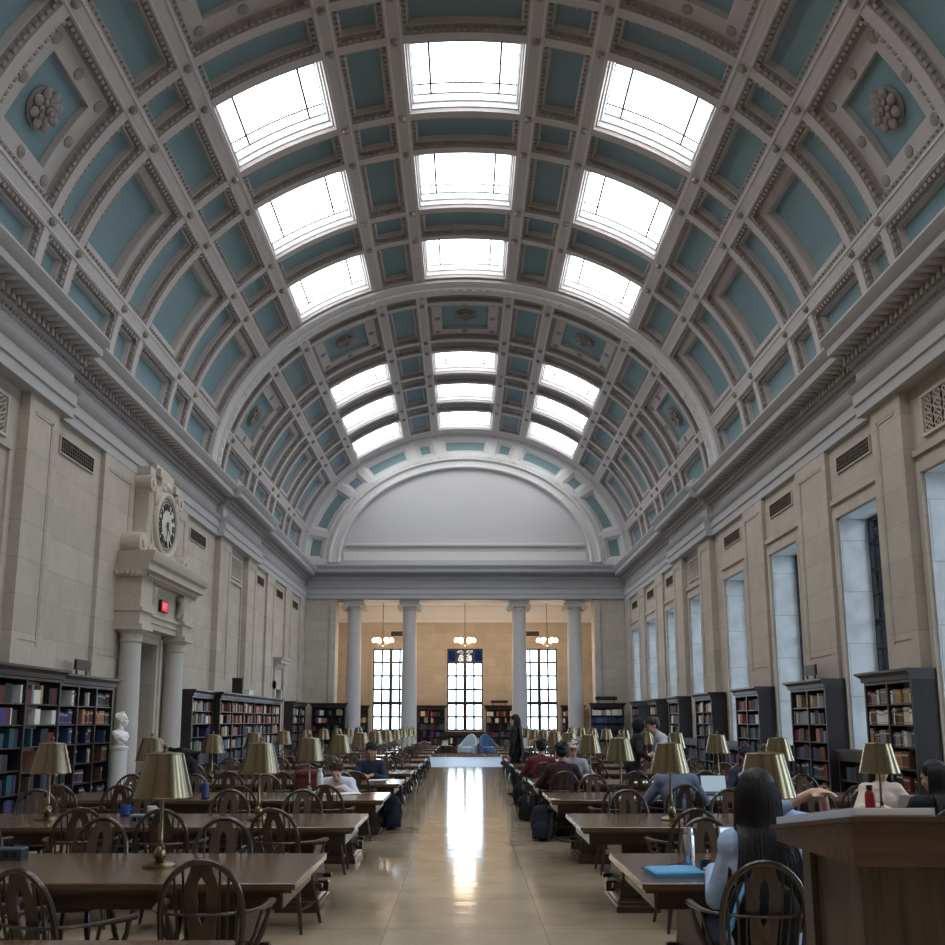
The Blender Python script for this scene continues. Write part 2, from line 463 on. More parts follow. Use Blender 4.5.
for i in range(nb):
    u=-1.56+3.12*(i+.5)/nb
    p=Vector(EP(u,.93,-.02)); arc.ell(p,(.05,.04,.05),6,4,1)
steps=[(1.0,0),(1.0,-.07),(1.06,-.07),(1.10,.02),(1.10,.06),(1.30,.06),(1.32,.0),(1.38,.0),(1.42,.10),(1.42,.22)]
for (ta,da),(tb,db) in zip(steps,steps[1:]):
    n=52
    for i in range(n):
        a=-1.565+3.13*i/n; c=-1.565+3.13*(i+1)/n
        arc.quad(EP(a,ta,da),EP(c,ta,da),EP(c,tb,db),EP(a,tb,db),1)
n=52
for i in range(n):
    a=-1.565+3.13*i/n; c=-1.565+3.13*(i+1)/n
    p,q=EP(a,1.42,.22),EP(c,1.42,.22)
    arc.quad((p[0],YA+.22,8.9),(q[0],YA+.22,8.9),q,p,3)
arc.box(-5.6,5.6,YA+.10,YA+.22,9.86,9.96,1); arc.box(-5.7,5.7,YA+.14,YA+.22,9.8,9.86,1); arc.box(-5.75,5.75,YA+.16,YA+.22,9.0,9.55,1)
struct(arc.build('wall_end_arch',[M['plaster_hi'],M['plaster_hi'],M['teal'],M['lunette']],fix=False))

# ---- side walls
BAYS=[(2.2,.95),(6.0,.95),(9.85,.95),(13.6,.95),(17.1,.95),(21.2,.95),(25.2,.95),(29.5,.88),(33.05,.85),(36.65,.85),(40.1,.8)]
ZS,ZT=.9,5.72; TH=.70
def zone(y): return .09 if (10.95<y<16.1 or 27.0<y<31.95) else 0.
def wall_side(sx):
    w=MB()   # 0 ashlar, 1 marble reveal, 2 plain
    X=lambda d: sx*(XW-d)                      # d = distance into the room
    def bx(d0,d1,y0,y1,z0,z1,mi=0): w.box(min(X(d0),X(d1)),max(X(d0),X(d1)),y0,y1,z0,z1,mi)
    right=sx>0
    edges=[YB]
    for i,(yc,hw) in enumerate(BAYS):
        y0,y1=yc-hw,yc+hw
        dr=(not right) and i==5
        dr2=(not right) and i==9
        if right:
            bx(-TH,0,edges[-1],y0,0,7.3)
            bx(-TH,0,y0,y1,0,ZS); bx(-TH,0,y0,y1,ZT,7.3)
            # reveal linings in pale marble
            e=.02
            bx(-TH,-.02,y1-e,y1+.0,ZS,ZT,1); bx(-TH,-.02,y0,y0+e,ZS,ZT,1); bx(-TH,-.02,y0,y1,ZT-e,ZT,1); bx(-TH,-.02,y0,y1,ZS,ZS+e,1)
            # moulded surround
            for (k,dd) in ((.0,.05),(.09,.03)):
                bx(0,dd,y0-.1-k,y0-k,ZS,ZT+.1+k); bx(0,dd,y1+k,y1+.1+k,ZS,ZT+.1+k); bx(0,dd,y0-k,y1+k,ZT+k,ZT+.1+k)
        elif dr:
            bx(-TH,0,edges[-1],yc-.88,0,7.3); bx(-TH,0,yc-.88,yc+.88,3.45,7.3); y1=yc+.88
        elif dr2:
            bx(-TH,0,edges[-1],yc-.5,0,7.3); bx(-TH,0,yc-.5,yc+.5,2.9,7.3); y1=yc+.5
        else:
            bx(-TH,0,edges[-1],y1,0,7.3)
            z=zone(yc)
            if z:    # sunken panel edges on the blind bays
                bx(0,.05,y0-.05,y0+.06,0,6.1); bx(0,.05,y1-.06,y1+.05,0,6.1); bx(0,.06,y0-.05,y1+.05,6.1,6.2)
        edges.append(y1)
    bx(-TH,0,edges[-1],YE,0,7.3)
    # piers between the bays, each with a sunken panel
    for i in range(len(BAYS)):
        ya=BAYS[i][0]+BAYS[i][1]+.24
        yb=(BAYS[i+1][0]-BAYS[i+1][1]-.24) if i+1<len(BAYS) else YE-.05
        if 26.2<ya<26.6: ya=27.05
        d=.065+zone((ya+yb)/2)
        if i+1==len(BAYS): d=.065
        bx(0,d,ya,yb,0,7.27); g=min(.2,(yb-ya)*.2)
        e=d+.025
        bx(d,e,ya,ya+g,0,7.27); bx(d,e,yb-g,yb,0,7.27); bx(d,e,ya+g,yb-g,6.95,7.27); bx(d,e,ya+g,yb-g,0,2.85)
        bx(d,d+.018,ya+g,ya+g+.05,2.85,6.95); bx(d,d+.018,yb-g-.05,yb-g,2.85,6.95); bx(d,d+.018,ya+g,yb-g,6.9,6.95)
        bx(d,d+.02,ya+g,yb-g,2.85,2.9); bx(d,d+.015,ya+g,yb-g,2.98,3.01)
    for i,(yc,hw) in enumerate(BAYS):
        z=zone(yc)
        if z:
            for (ya,yb) in ((yc-hw-.24,yc-hw+.02),(yc+hw-.02,yc+hw+.24)): pass
        # sill-level string of the panel above the opening
        if right: bx(0,.06,yc-hw-.2,yc+hw+.2,6.02,6.12)
    o=w.build('wall_right' if right else 'wall_left',[M['stoneY'],M['marble'],M['stone_plain']])
    return struct(o)
wall_side(1); wall_side(-1)

# entablature: architrave, frieze and cornice, with breaks over the projecting bays
PROF=[(0,7.22),(.10,7.22),(.10,7.42),(.14,7.44),(.14,7.66),(.20,7.70),(.24,7.78),(.05,7.80),(.05,8.10),(.10,8.13),(.14,8.20),(.20,8.22),(.20,8.36),(.30,8.40),(.56,8.44),(.56,8.58),(.62,8.62),(.70,8.72),(.70,8.76),(.45,8.80),(.45,9.0),(-.1,9.0),(-.1,7.22)]
SEG=[(YB,10.9,0),(10.9,16.2,.2),(16.2,26.9,0),(26.9,32.05,.2),(32.05,YE,0)]
for sx in (-1,1):
    e=MB()
    for (ya,yb,off) in SEG:
        P=[((d+off) if d>=0 else d,z) for d,z in PROF]
        e.prism(P,lambda p:(sx*(XW-p[0]),ya,p[1]),lambda p:(sx*(XW-p[0]),yb,p[1]),0)
        n=int((yb-ya)/.17)
        for i in range(n):
            y=ya+(yb-ya)*(i+.5)/n
            a,b_=sx*(XW-off-.20),sx*(XW-off-.29)
            e.box(min(a,b_),max(a,b_),y-.055,y+.055,8.23,8.36,1)
        n=int((yb-ya)/.24)
        for i in range(n):      # leaf brackets under the corona
            y=ya+(yb-ya)*(i+.5)/n
            a0,a1=XW-off-.30,XW-off-.50
            e.hexa([(sx*a0,y-.08,8.36),(sx*a0,y+.0,8.36),(sx*a1,y+.06,8.43),(sx*a1,y-.02,8.43),(sx*a0,y-.08,8.42),(sx*a0,y,8.42),(sx*a1,y+.06,8.46),(sx*a1,y-.02,8.46)],1)
        n=int((yb-ya)/.12)
        for i in range(n):
            y=ya+(yb-ya)*(i+.5)/n
            e.ell((sx*(XW-off-.13),y,8.165),(.035,.045,.035),5,4,1)
    struct(e.build('trim_%d'%(1 if sx<0 else 2),[M['entab'],M['plaster_dk']]))
# the same entablature across the end wall
e=MB()
e.prism(PROF,lambda p:(-XW,YE-p[0],p[1]+.14),lambda p:(XW,YE-p[0],p[1]+.14),0)
n=90
for i in range(n):
    x=-XW+2*XW*(i+.5)/n
    e.box(x-.055,x+.055,YE-.30,YE-.20,8.36,8.52,1)
struct(e.build('trim_3',[M['entab'],M['plaster_dk']]))

# end wall with the wide colonnaded opening
OW=6.1
w=MB()
for sx in (-1,1):
    w.box(min(sx*OW,sx*(XW+.9)),max(sx*OW,sx*(XW+.9)),YE,YE+1.0,0,7.45)
    a,b_=sx*(OW-.0),sx*(OW+.28); w.box(min(a,b_),max(a,b_),YE-.06,YE,0,7.3)
w.box(-XW-.9,XW+.9,YE+.2,YE+1.0,9.2,16.6); w.box(-XW,XW,YE,YE+1.0,7.36,9.2); w.box(-OW,OW,YE+.0,YE+1.0,7.3,7.37)
struct(w.build('wall_end',[M['stoneX']]))
# alcove behind the columns
w=MB(); WX=[-3.95,0,3.95]; WH=.95; WZ0,WZ1=1.15,5.46; RX=7.4
xs=[-RX]
for x in WX: xs += [x-WH,x+WH]
xs.append(RX)
for i in range(0,8,2): w.box(xs[i],xs[i+1],YR,YR+.5,0,7.9)
for x in WX: w.box(x-WH,x+WH,YR,YR+.5,0,WZ0); w.box(x-WH,x+WH,YR,YR+.5,WZ1,7.9)
for x in WX:
    for k in (.0,):
        w.box(x-WH-.14,x-WH,YR-.05,YR,WZ0,WZ1+.14); w.box(x+WH,x+WH+.14,YR-.05,YR,WZ0,WZ1+.14); w.box(x-WH,x+WH,YR-.05,YR,WZ1,WZ1+.14); w.box(x-WH-.2,x+WH+.2,YR-.12,YR,WZ0-.1,WZ0)
struct(w.build('wall_far',[M['warmstone']]))
w=MB()
w.box(-RX-.5,-RX,YE+1,YR+.5,0,7.9); struct(w.build('wall_far_left',[M['warmstone']]))
w=MB()
w.box(RX,RX+.5,YE+1,YR+.5,0,7.9); struct(w.build('wall_far_right',[M['warmstone']]))
w=MB(); w.box(-RX-.5,RX+.5,YE+1,YR+.5,7.7,7.95)
struct(w.build('ceiling_far',[M['plaster_hi']]))
w=MB(); w.box(-RX,RX,YR-.25,YR,7.05,7.7); w.box(-RX,RX,YR-.12,YR,6.85,7.05)
struct(w.build('trim_4',[M['plaster_hi']]))
w=MB(); w.box(-XW-.9,XW+.9,YB-.4,YB,0,9.2); struct(w.build('wall_back',[M['stoneX']]))

# floor
m,nt,bs=new_mat('floor_stone'); L=nt.links.new
tc=N(nt,'ShaderNodeTexCoord')
br=N(nt,'ShaderNodeTexBrick'); br.offset=0; br.inputs['Scale'].default_value=1
br.inputs['Brick Width'].default_value=1.24; br.inputs['Row Height'].default_value=1.24; br.inputs['Mortar Size'].default_value=.006
br.inputs['Color1'].default_value=lin((192,175,150)); br.inputs['Color2'].default_value=lin((181,164,139)); br.inputs['Mortar'].default_value=lin((158,141,118))
mp=N(nt,'ShaderNodeMapping'); mp.inputs['Location'].default_value=(.62,0,0)
L(tc.outputs['Object'],mp.inputs[0]); L(mp.outputs[0],br.inputs['Vector'])
no=N(nt,'ShaderNodeTexNoise'); no.inputs['Scale'].default_value=1.4; no.inputs['Detail'].default_value=8
L(tc.outputs['Object'],no.inputs['Vector'])
cr=N(nt,'ShaderNodeValToRGB'); cr.color_ramp.elements[0].color=(.74,.72,.69,1); cr.color_ramp.elements[0].position=.33; cr.color_ramp.elements[1].position=.68
L(no.outputs[0],cr.inputs[0])
mx=N(nt,'ShaderNodeMix',data_type='RGBA',blend_type='MULTIPLY'); mx.inputs['Factor'].default_value=1
L(br.outputs['Color'],mx.inputs['A']); L(cr.outputs[0],mx.inputs['B']); L(mx.outputs['Result'],bs.inputs['Base Color'])
bs.inputs['Roughness'].default_value=.11; bs.inputs['Specular IOR Level'].default_value=.5
n2=N(nt,'ShaderNodeTexNoise'); n2.inputs['Scale'].default_value=2.6; n2.inputs['Detail'].default_value=2
mp2=N(nt,'ShaderNodeMapping'); mp2.inputs['Scale'].default_value=(.5,1.6,1)
L(tc.outputs['Object'],mp2.inputs[0]); L(mp2.outputs[0],n2.inputs['Vector'])
bp=N(nt,'ShaderNodeBump'); bp.inputs['Strength'].default_value=.05; bp.inputs['Distance'].default_value=.05
L(n2.outputs[0],bp.inputs['Height']); L(bp.outputs[0],bs.inputs['Normal'])
M['floor']=m
w=MB(); w.box(-XW-.8,XW+.8,YB-.4,YR+.5,-.3,0); struct(w.build('floor',[m]))
M['floor_strip']=mat('pale_floor_strip',(160,188,222),.5,var=.06,scale=2)
w=MB(); w.cbox(-6.2,6.2,33.0,42.25,0,.012,.004)  # thin pale blue slab over the far part of the floor
tag(w.build('floor_strip',[M['floor_strip']]),'wide pale blue strip of floor across the far end of the aisle','floor_strip')

# ---- tall windows of the right wall and the three of the far alcove
def steel_window(i,x0,axis,c,hw,z0,z1,cols,rows,heavy,shade=False,tb=.017,th=.05):
    """axis 'Y': window plane at x0 spanning Y; axis 'X': plane at y=x0 spanning X"""
    def bb(m_,a0,a1,z_0,z_1,t0,t1):
        if axis=='Y': m_.box(x0+t0,x0+t1,a0,a1,z_0,z_1)
        else: m_.box(a0,a1,x0+t0,x0+t1,z_0,z_1)
    g=MB(); bb(g,c-hw,c+hw,z0,z1,.02,.03)
    o=struct(g.build('window_%d'%i,[M['pane']]))
    f=MB()
    for (a,b_) in ((c-hw,c-hw+.07),(c+hw-.07,c+hw)): bb(f,a,b_,z0,z1,-.03,.07)
    bb(f,c-hw,c+hw,z0,z0+.08,-.03,.07); bb(f,c-hw,c+hw,z1-.07,z1,-.03,.07)
    f.build('window_frame',[M['steel']],o)
    f=MB()
    for k in range(1,cols):
        a=c-hw+2*hw*k/cols; t=th if (cols%2==0 and k==cols//2) else tb
        bb(f,a-t,a+t,z0,z1,-.02,.06)
    for k in range(1,rows):
        z=z0+(z1-z0)*k/rows; t=th if k in heavy else tb
        bb(f,c-hw,c+hw,z-t,z+t,-.015,.055)
    f.build('glazing_bar',[M['steel']],o)
    if shade:
        f=MB(); bb(f,c-hw+.07,c+hw-.07,z1-.07-(z1-z0)/rows,z1-.07,.045,.05)
        f.build('roller_shade',[M['shade_blue']],o)
for i,(yc,hw) in enumerate(BAYS):
    wn+=1; steel_window(wn,XW+.63,'Y',yc,hw,ZS,ZT,4,9,(2,5))
for k,x in enumerate(WX):
    wn+=1; steel_window(wn,YR+.22,'X',x,WH,WZ0,WZ1,4,6,(2,),k==1,.05,.085)

# ---- columns of the colonnade
def column_mb(r,h):
    body=MB()
    body.lathe([(r*1.02,0),(r*1.02,.05)]+[(r*(1-.13*t*t),.05+(h-.05)*t) for t in [q/10 for q in range(1,11)]],28)
    base=MB(); base.box(-r*1.35,r*1.35,-r*1.35,r*1.35,0,.14)
    base.lathe([(r*1.3,.14),(r*1.36,.19),(r*1.3,.25),(r*1.12,.28),(r*1.2,.33),(r*1.12,.38),(r*1.02,.4)],28)
    return body,base
colx=[-5.28,-2.64,2.58,5.22]
body,base=column_mb(.37,6.45)
bm_=body.mesh('shaft',M['colstone']); bsm=base.mesh('base',M['colstone'])
cp=MB(); z=6.85
cp.lathe([(.33,0),(.38,.04),(.36,.08),(.42,.18),(.30,.2)],24,(0,0,z-.02))
cp.box(-.47,.47,-.43,.43,z+.33,z+.45); cp.box(-.43,.43,-.40,.40,z+.17,z+.33)
for sx in (-1,1):
    for sy in (-1,1):
        cp.tube([(sx*.43,sy*.18,z+.13),(sx*.43,sy*.44,z+.13)],.15,16); cp.tube([(sx*.43,sy*.44,z+.13),(sx*.43,sy*.47,z+.13)],[.06,.05],10)
cpm=cp.mesh('capital',M['carved'])
posn=['far left column of the colonnade in front of the warm lit alcove','inner left column of the colonnade, left of the middle window','inner right column of the colonnade, right of the middle window','far right column of the colonnade in front of the warm lit alcove']
for x,t in zip(colx,posn):
    o=thing('column','grey stone '+t,'column',(x,YE+.5,0),0,'colonnade columns')
    a=link('shaft',bm_,o); a.location=(0,0,.4); link('base',bsm,o); link('capital',cpm,o)

# ---- chandeliers
gl=MB(); gl.ell((0,0,0),(.12,.12,.12),14,9); glm=gl.mesh('globe',M['globe'])
rod=MB(); rod.tube([(0,0,0),(0,0,1.95)],.018,8); rod.lathe([(.02,1.9),(.12,1.93),(.12,1.98),(.02,1.98)],14)
hub=MB(); hub.lathe([(.02,-.12),(.08,-.08),(.11,0),(.06,.1),(.09,.16),(.03,.24)],14)
for k in range(6):
    a=k*PI/3; hub.tube([(.08*cos(a),.08*sin(a),.02),(.26*cos(a),.26*sin(a),-.06),(.42*cos(a),.42*sin(a),.06)],.014,6)
    hub.lathe([(.05,.04),(.06,.07),(.03,.08)],10,(.42*cos(a),.42*sin(a),0))
rm,hm=rod.mesh('suspension_rod',M['brassdk']),hub.mesh('branch',M['brassdk'])
for x,t in ((-4.1,'left of the three, above the left alcove window'),(0,'middle of the three, above the middle alcove window'),(4.1,'right of the three, above the right alcove window')):
    o=thing('chandelier','glowing six globe chandelier, '+t,'chandelier',(x,44.9,5.45),0,'alcove chandeliers')
    r=link('suspension_rod',rm,o); r.scale=(1,1,1.13); link('branch',hm,o)
    for k in range(6):
        a=k*PI/3; q=link('globe',glm,o); q.location=(.42*cos(a),.42*sin(a),.17)
    l=bpy.data.lights.new('globe_light','POINT'); l.energy=85; l.color=(1,.80,.58); l.shadow_soft_size=.4
    lo=bpy.data.objects.new('chandelier_light',l); COL.objects.link(lo); lo.location=(x,44.9,5.15)

# ---- vents over the bays
def vent(sx,yc,w,h,zc,d,ornate,label):
    t=thing('vent_grille',label,'vent',(sx*(XW-d),yc,zc),0,'wall vents')
    f=MB(); e=.05 if ornate else .022
    q=lambda a,b_: (min(-sx*a,-sx*b_),max(-sx*a,-sx*b_))
    for (y0,y1,z0,z1) in ((-w/2-e,w/2+e,h/2,h/2+e),(-w/2-e,w/2+e,-h/2-e,-h/2),(-w/2-e,-w/2,-h/2,h/2),(w/2,w/2+e,-h/2,h/2)):
        f.box(*q(0,.05 if ornate else .04),y0,y1,z0,z1)
    f.build('frame',[M['stone_plain']],t)
    g=MB(); g.box(*q(0,.008),-w/2,w/2,-h/2,h/2); g.build('backing',[M['black'] if ornate else M['darkvoid']],t)
    g=MB()
    if ornate:
        ny,nz=5,4
        for i in range(ny):
            for j in range(nz):
                y=-w/2+w*(i+.5)/ny; z=-h/2+h*(j+.5)/nz
                g.tube([(-sx*.025,y+.8*w/ny*.5*cos(a),z+.9*h/nz*.5*sin(a)) for a in [k*PI/4 for k in range(8)]],.014,5,True)
                g.tube([(-sx*.025,y-.1,z-.07),(-sx*.025,y+.1,z+.07)],.011,5); g.tube([(-sx*.025,y-.1,z+.07),(-sx*.025,y+.1,z-.07)],.011,5)
    else:
        n=int(w/.1)
        for i in range(n+1): y=-w/2+w*i/n; g.box(*q(.008,.03),y-.018,y+.018,-h/2,h/2)
        for j in range(5): z=-h/2+h*j/4; g.box(*q(.008,.035),-w/2,w/2,z-.012,z+.012)
    g.build('lattice',[M['carved'] if ornate else M['bronze']],t)
cnt={1:0,-1:0}
for sx in (1,-1):
    side='right' if sx>0 else 'left'
    for i,(yc,hw) in enumerate(BAYS):
        if yc<12: continue
        cnt[sx]+=1
        nth=ORD[cnt[sx]-1]
        if zone(yc): vent(sx,yc,1.45,.62,6.62,0,True,'%s ornate carved stone vent panel high on the %s wall'%('nearest' if yc<20 else 'farther',side))
        else: vent(sx,yc,1.5 if hw>.9 else 1.3,.30,6.78,0,False,'bronze slot vent high on the %s wall, %s opening from the camera'%(side,nth))
for x,t in ((-3.4,'left'),(3.4,'right')):
    t_=thing('vent_grille','dark slot vent high on the alcove wall, %s of middle chandelier'%t,'vent',(x,YR,6.25),0,'alcove vents')
    g=MB(); g.box(-.62,.62,-.04,0,-.18,.18); g.build('frame',[M['stone_plain']],t_)
    g=MB(); g.box(-.56,.56,-.06,-.04,-.13,.13)
    g.build('backing',[M['darkvoid']],t_)
    g=MB()
    for k in range(5): g.box(-.56,.56,-.075,-.06,-.12+.055*k,-.10+.055*k)
    g.build('lattice',[M['bronze']],t_)
# ------------------------------------------------------------------ doorway with clock on the left wall
DY=21.2
t=MB(); x0,x1=-3.2,-TH
t.box(x0,x1,-1.1,-.88,0,3.6); t.box(x0,x1,.88,1.1,0,3.6); t.box(x0,x1,-1.1,1.1,3.45,3.6); t.box(x0,x1,-1.1,1.1,-.05,0); t.box(x0-.1,x0,-1.1,1.1,0,3.6)
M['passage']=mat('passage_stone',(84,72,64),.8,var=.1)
t=struct(t.build('door_1',[M['passage']])); t.location=(-XW,DY,0); d1=t
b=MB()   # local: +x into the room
for k in (-1,1):
    b.box(0,.10,k*.88 if k>0 else -1.13,1.13 if k>0 else -.88,0,3.7); b.box(.10,.15,k*1.0 if k>0 else -1.13,1.13 if k>0 else -1.0,0,3.7)
b.box(0,.10,-.88,.88,3.45,3.7); b.box(.10,.15,-1.13,1.13,3.6,3.72)
b.build('architrave',[M['stone_plain']],t)
cb,cbase=column_mb(.25,3.2)
cmesh=cb.mesh('shaft',M['colstone'])
cap=MB(); cap.lathe([(.22,3.3),(.25,3.34),(.23,3.38),(.24,3.5),(.33,3.58)],20); cap.box(-.35,.35,-.35,.35,3.58,3.7)
bs_=MB(); bs_.box(-.34,.34,-.34,.34,0,.16); bs_.lathe([(.32,.16),(.33,.22),(.27,.27),(.29,.3),(.25,.33)],20)
capm=cap.mesh('capital',M['stone_plain']); bsm2=bs_.mesh('column_base',M['stone_plain'])
for k in (-1,1):
    q=link('column',cmesh,t); q.location=(.33,k*1.5,.16)
    for nm,me in (('capital',capm),('column_base',bsm2)):
        r=link(nm,me,q); r.location=(0,0,-.16)
e=MB()
for k in (-1,1): e.box(0,.62,k*1.5-.36,k*1.5+.36,3.7,4.72); e.box(0,.68,k*1.5-.40,k*1.5+.40,3.98,4.06)
e.box(0,.45,-1.2,1.2,3.7,4.72); e.box(0,.52,-1.2,1.2,3.98,4.06); e.box(0,.48,-1.2,1.2,3.84,3.98)
e.build('entablature',[M['carved']],t)
e=MB(); P=[(0,4.72),(.66,4.72),(.72,4.84),(.84,4.86),(.84,5.02),(.92,5.06),(.98,5.22),(.98,5.27),(0,5.3)]
e.prism(P,lambda p:(p[0],-1.86-p[0]*.28,p[1]),lambda p:(p[0],1.86+p[0]*.28,p[1]))
for i in range(26):
    y=-1.8+3.6*(i+.5)/26; e.box(.66,.76,y-.04,y+.04,4.74,4.83)
for k in (-1,1):
    for i in range(5): e.box(.1+.12*i,.16+.12*i,k*2.0-.05,k*2.0+.05,4.76,4.84)
e.build('cornice',[M['stone_plain']],t)
for k in (-1,1):
    s=MB(); s.tube([(.5,k*1.05,4.62),(.62,k*1.05,4.55),(.6,k*1.05,4.35),(.5,k*1.05,4.15)],[.08,.1,.08,.05],8); s.build('bracket',[M['stone_plain']],t)

# clock
t=thing('wall_clock','carved stone clock with scrolls and black numerals, standing on the door cornice','clock',(-XW,DY,5.27))
o_=[(-.95,0),(-.95,.28),(-.82,.4),(-.86,1.0),(-.8,1.5),(-.62,1.78),(-.36,1.9),(-.36,2.05),(-.48,2.1),(-.48,2.28),(.48,2.28),(.48,2.1),(.36,2.05),(.36,1.9),(.62,1.78),(.8,1.5),(.86,1.0),(.82,.4),(.95,.28),(.95,0)]
b=MB(); b.prism(o_,lambda p:(0,p[0],p[1]),lambda p:(.42,p[0],p[1]))
b.ell((.42,0,1.9),(.14,.22,.16),12,8); b.ell((.42,-.14,1.82),(.08,.16,.1),10,6); b.ell((.42,.14,1.82),(.08,.16,.1),10,6)
for k in (-1,1):
    b.ell((.42,k*.66,.2),(.1,.2,.14),10,6); b.ell((.42,k*.72,1.5),(.09,.1,.22),10,6); b.ell((.42,k*.4,.16),(.08,.22,.09),10,6)
b.tube([(.44,.74*cos(a),.98+.74*sin(a)) for a in [k*PI/16 for k in range(32)]],.085,8,True)
b.tube([(.2,y,2.32) for y in (-.5,0,.5)],.13,12)
b.build('clock_body',[M['carved']],t)
for k in (-1,1):
    s=MB()
    s.tube([(.0,k*1.55,.26),(.50,k*1.55,.26)],.25,18); s.tube([(.5,k*1.55,.26),(.54,k*1.55,.26)],.1,12)
    s.tube([(.0,k*1.02,1.78),(.46,k*1.02,1.78)],.20,18); s.tube([(.46,k*1.02,1.78),(.5,k*1.02,1.78)],.08,12)
    s.box(0,.4,min(k*.75,k*1.1),max(k*.75,k*1.1),1.98,2.16)
    P=[(k*.8,.05),(k*1.5,.03),(k*1.34,.22),(k*1.16,.55),(k*1.08,1.0),(k*1.08,1.5),(k*1.16,1.7),(k*.8,1.8)]
    s.prism(P,lambda p:(0,p[0],p[1]),lambda p:(.38,p[0],p[1]))
    for q in range(4): s.tube([(.38,k*(1.32-.0*q-.09*q),.24),(.39,k*(1.12-.08*q),.6),(.39,k*(1.03-.07*q),1.05),(.38,k*(1.06-.07*q),1.6)],.03,6)
    s.build('scroll',[M['carved']],t)
d=MB(); d.tube([(.42,0,.98),(.47,0,.98)],.62,40); dial=d.build('dial',[M['dial']],t)
d=MB(); d.tube([(.47,.59*cos(a),.98+.59*sin(a)) for a in [k*PI/20 for k in range(40)]],.016,5,True); d.build('dial_rim',[M['black']],dial)
def text_mesh(body,size,ext=.004,bold=0):
    cu=bpy.data.curves.new('txt','FONT'); cu.body=body; cu.size=size; cu.extrude=ext; cu.align_x='CENTER'; cu.align_y='CENTER'; cu.offset=bold
    ob=bpy.data.objects.new('txt',cu); COL.objects.link(ob)
    bpy.context.view_layer.update()
    me=bpy.data.meshes.new_from_object(ob.evaluated_get(bpy.context.evaluated_depsgraph_get()))
    bpy.data.objects.remove(ob); return me
# facing +x: text local x -> world -y?  viewed from +x looking -x, right is +y
TM=Matrix(((0,0,1),(1,0,0),(0,1,0))).to_4x4()
for i,rn in enumerate(['XII','I','II','III','IIII','V','VI','VII','VIII','IX','X','XI']):
    me=text_mesh(rn,.21,.008,.008); me.materials.clear(); me.materials.append(M['black'])
    a=PI/2-i*PI/6
    R=TM@Matrix.Rotation(a-PI/2,4,'Z')
    me.transform(Matrix.Translation((.482,.45*cos(a),.98+.45*sin(a)))@R)
    link('numeral',me,dial)
d=MB()
def hand(a,l,wd,x):
    c=Vector((x,0,.98)); dr=Vector((0,cos(a),sin(a))); nn=Vector((0,-sin(a),cos(a)))
    d.hexa([c-dr*.1-nn*wd*.5,c-dr*.1+nn*wd*.5,c+dr*l+nn*.006,c+dr*l-nn*.006]+[q+Vector((.008,0,0)) for q in (c-dr*.1-nn*wd*.5,c-dr*.1+nn*wd*.5,c+dr*l+nn*.006,c+dr*l-nn*.006)])
hand(PI/2-2.4,.34,.07,.495); hand(PI/2-3.4,.52,.05,.505); d.ell((.5,0,.98),(.02,.05,.05),10,6)
d.build('clock_hand',[M['black']],dial)

# EXIT sign hung on the frieze
t=thing('exit_sign','small lit red EXIT sign fixed to the frieze over the left door','exit sign',(-XW+.46,DY+.0,4.3))
b=MB(); b.box(.0,.07,-.24,.24,-.14,.14); b.build('housing',[M['black']],t)
b=MB(); b.box(.07,.075,-.19,.19,-.11,.11); f=b.build('face',[M['exit']],t)
me=text_mesh('EXIT',.17,.002,.002); me.materials.clear(); me.materials.append(M['white']); me.transform(Matrix.Translation((.079,0,0))@TM)
link('lettering',me,f)
# passage behind the opening
b=MB()
for k in (-1,1):
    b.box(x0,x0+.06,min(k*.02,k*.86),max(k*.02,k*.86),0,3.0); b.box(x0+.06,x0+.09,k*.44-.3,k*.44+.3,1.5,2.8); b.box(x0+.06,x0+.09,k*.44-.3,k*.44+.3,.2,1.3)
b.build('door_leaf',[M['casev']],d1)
# small far door on the left wall
D2=36.65
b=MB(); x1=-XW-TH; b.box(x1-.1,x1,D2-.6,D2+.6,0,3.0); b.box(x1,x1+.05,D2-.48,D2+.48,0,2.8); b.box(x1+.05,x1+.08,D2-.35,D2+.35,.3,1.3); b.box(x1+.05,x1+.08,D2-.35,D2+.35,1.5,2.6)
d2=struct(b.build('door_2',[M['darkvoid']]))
b=MB(); x=-XW
for k in (-1,1): b.box(x,x+.12,D2+min(k*.5,k*.72),D2+max(k*.5,k*.72),0,3.2)
b.box(x,x+.12,D2-.72,D2+.72,2.9,3.2); b.box(x,x+.08,D2-.6,D2+.6,3.2,3.75)
P=[(0,3.75),(.12,3.75),(.2,3.9),(.36,3.92),(.36,4.02),(.44,4.1),(.44,4.14),(0,4.16)]
b.prism(P,lambda p:(x+p[0],D2-.66-p[0]*.6,p[1]),lambda p:(x+p[0],D2+.66+p[0]*.6,p[1]))
b.build('door_surround',[M['stone_plain']],d2)

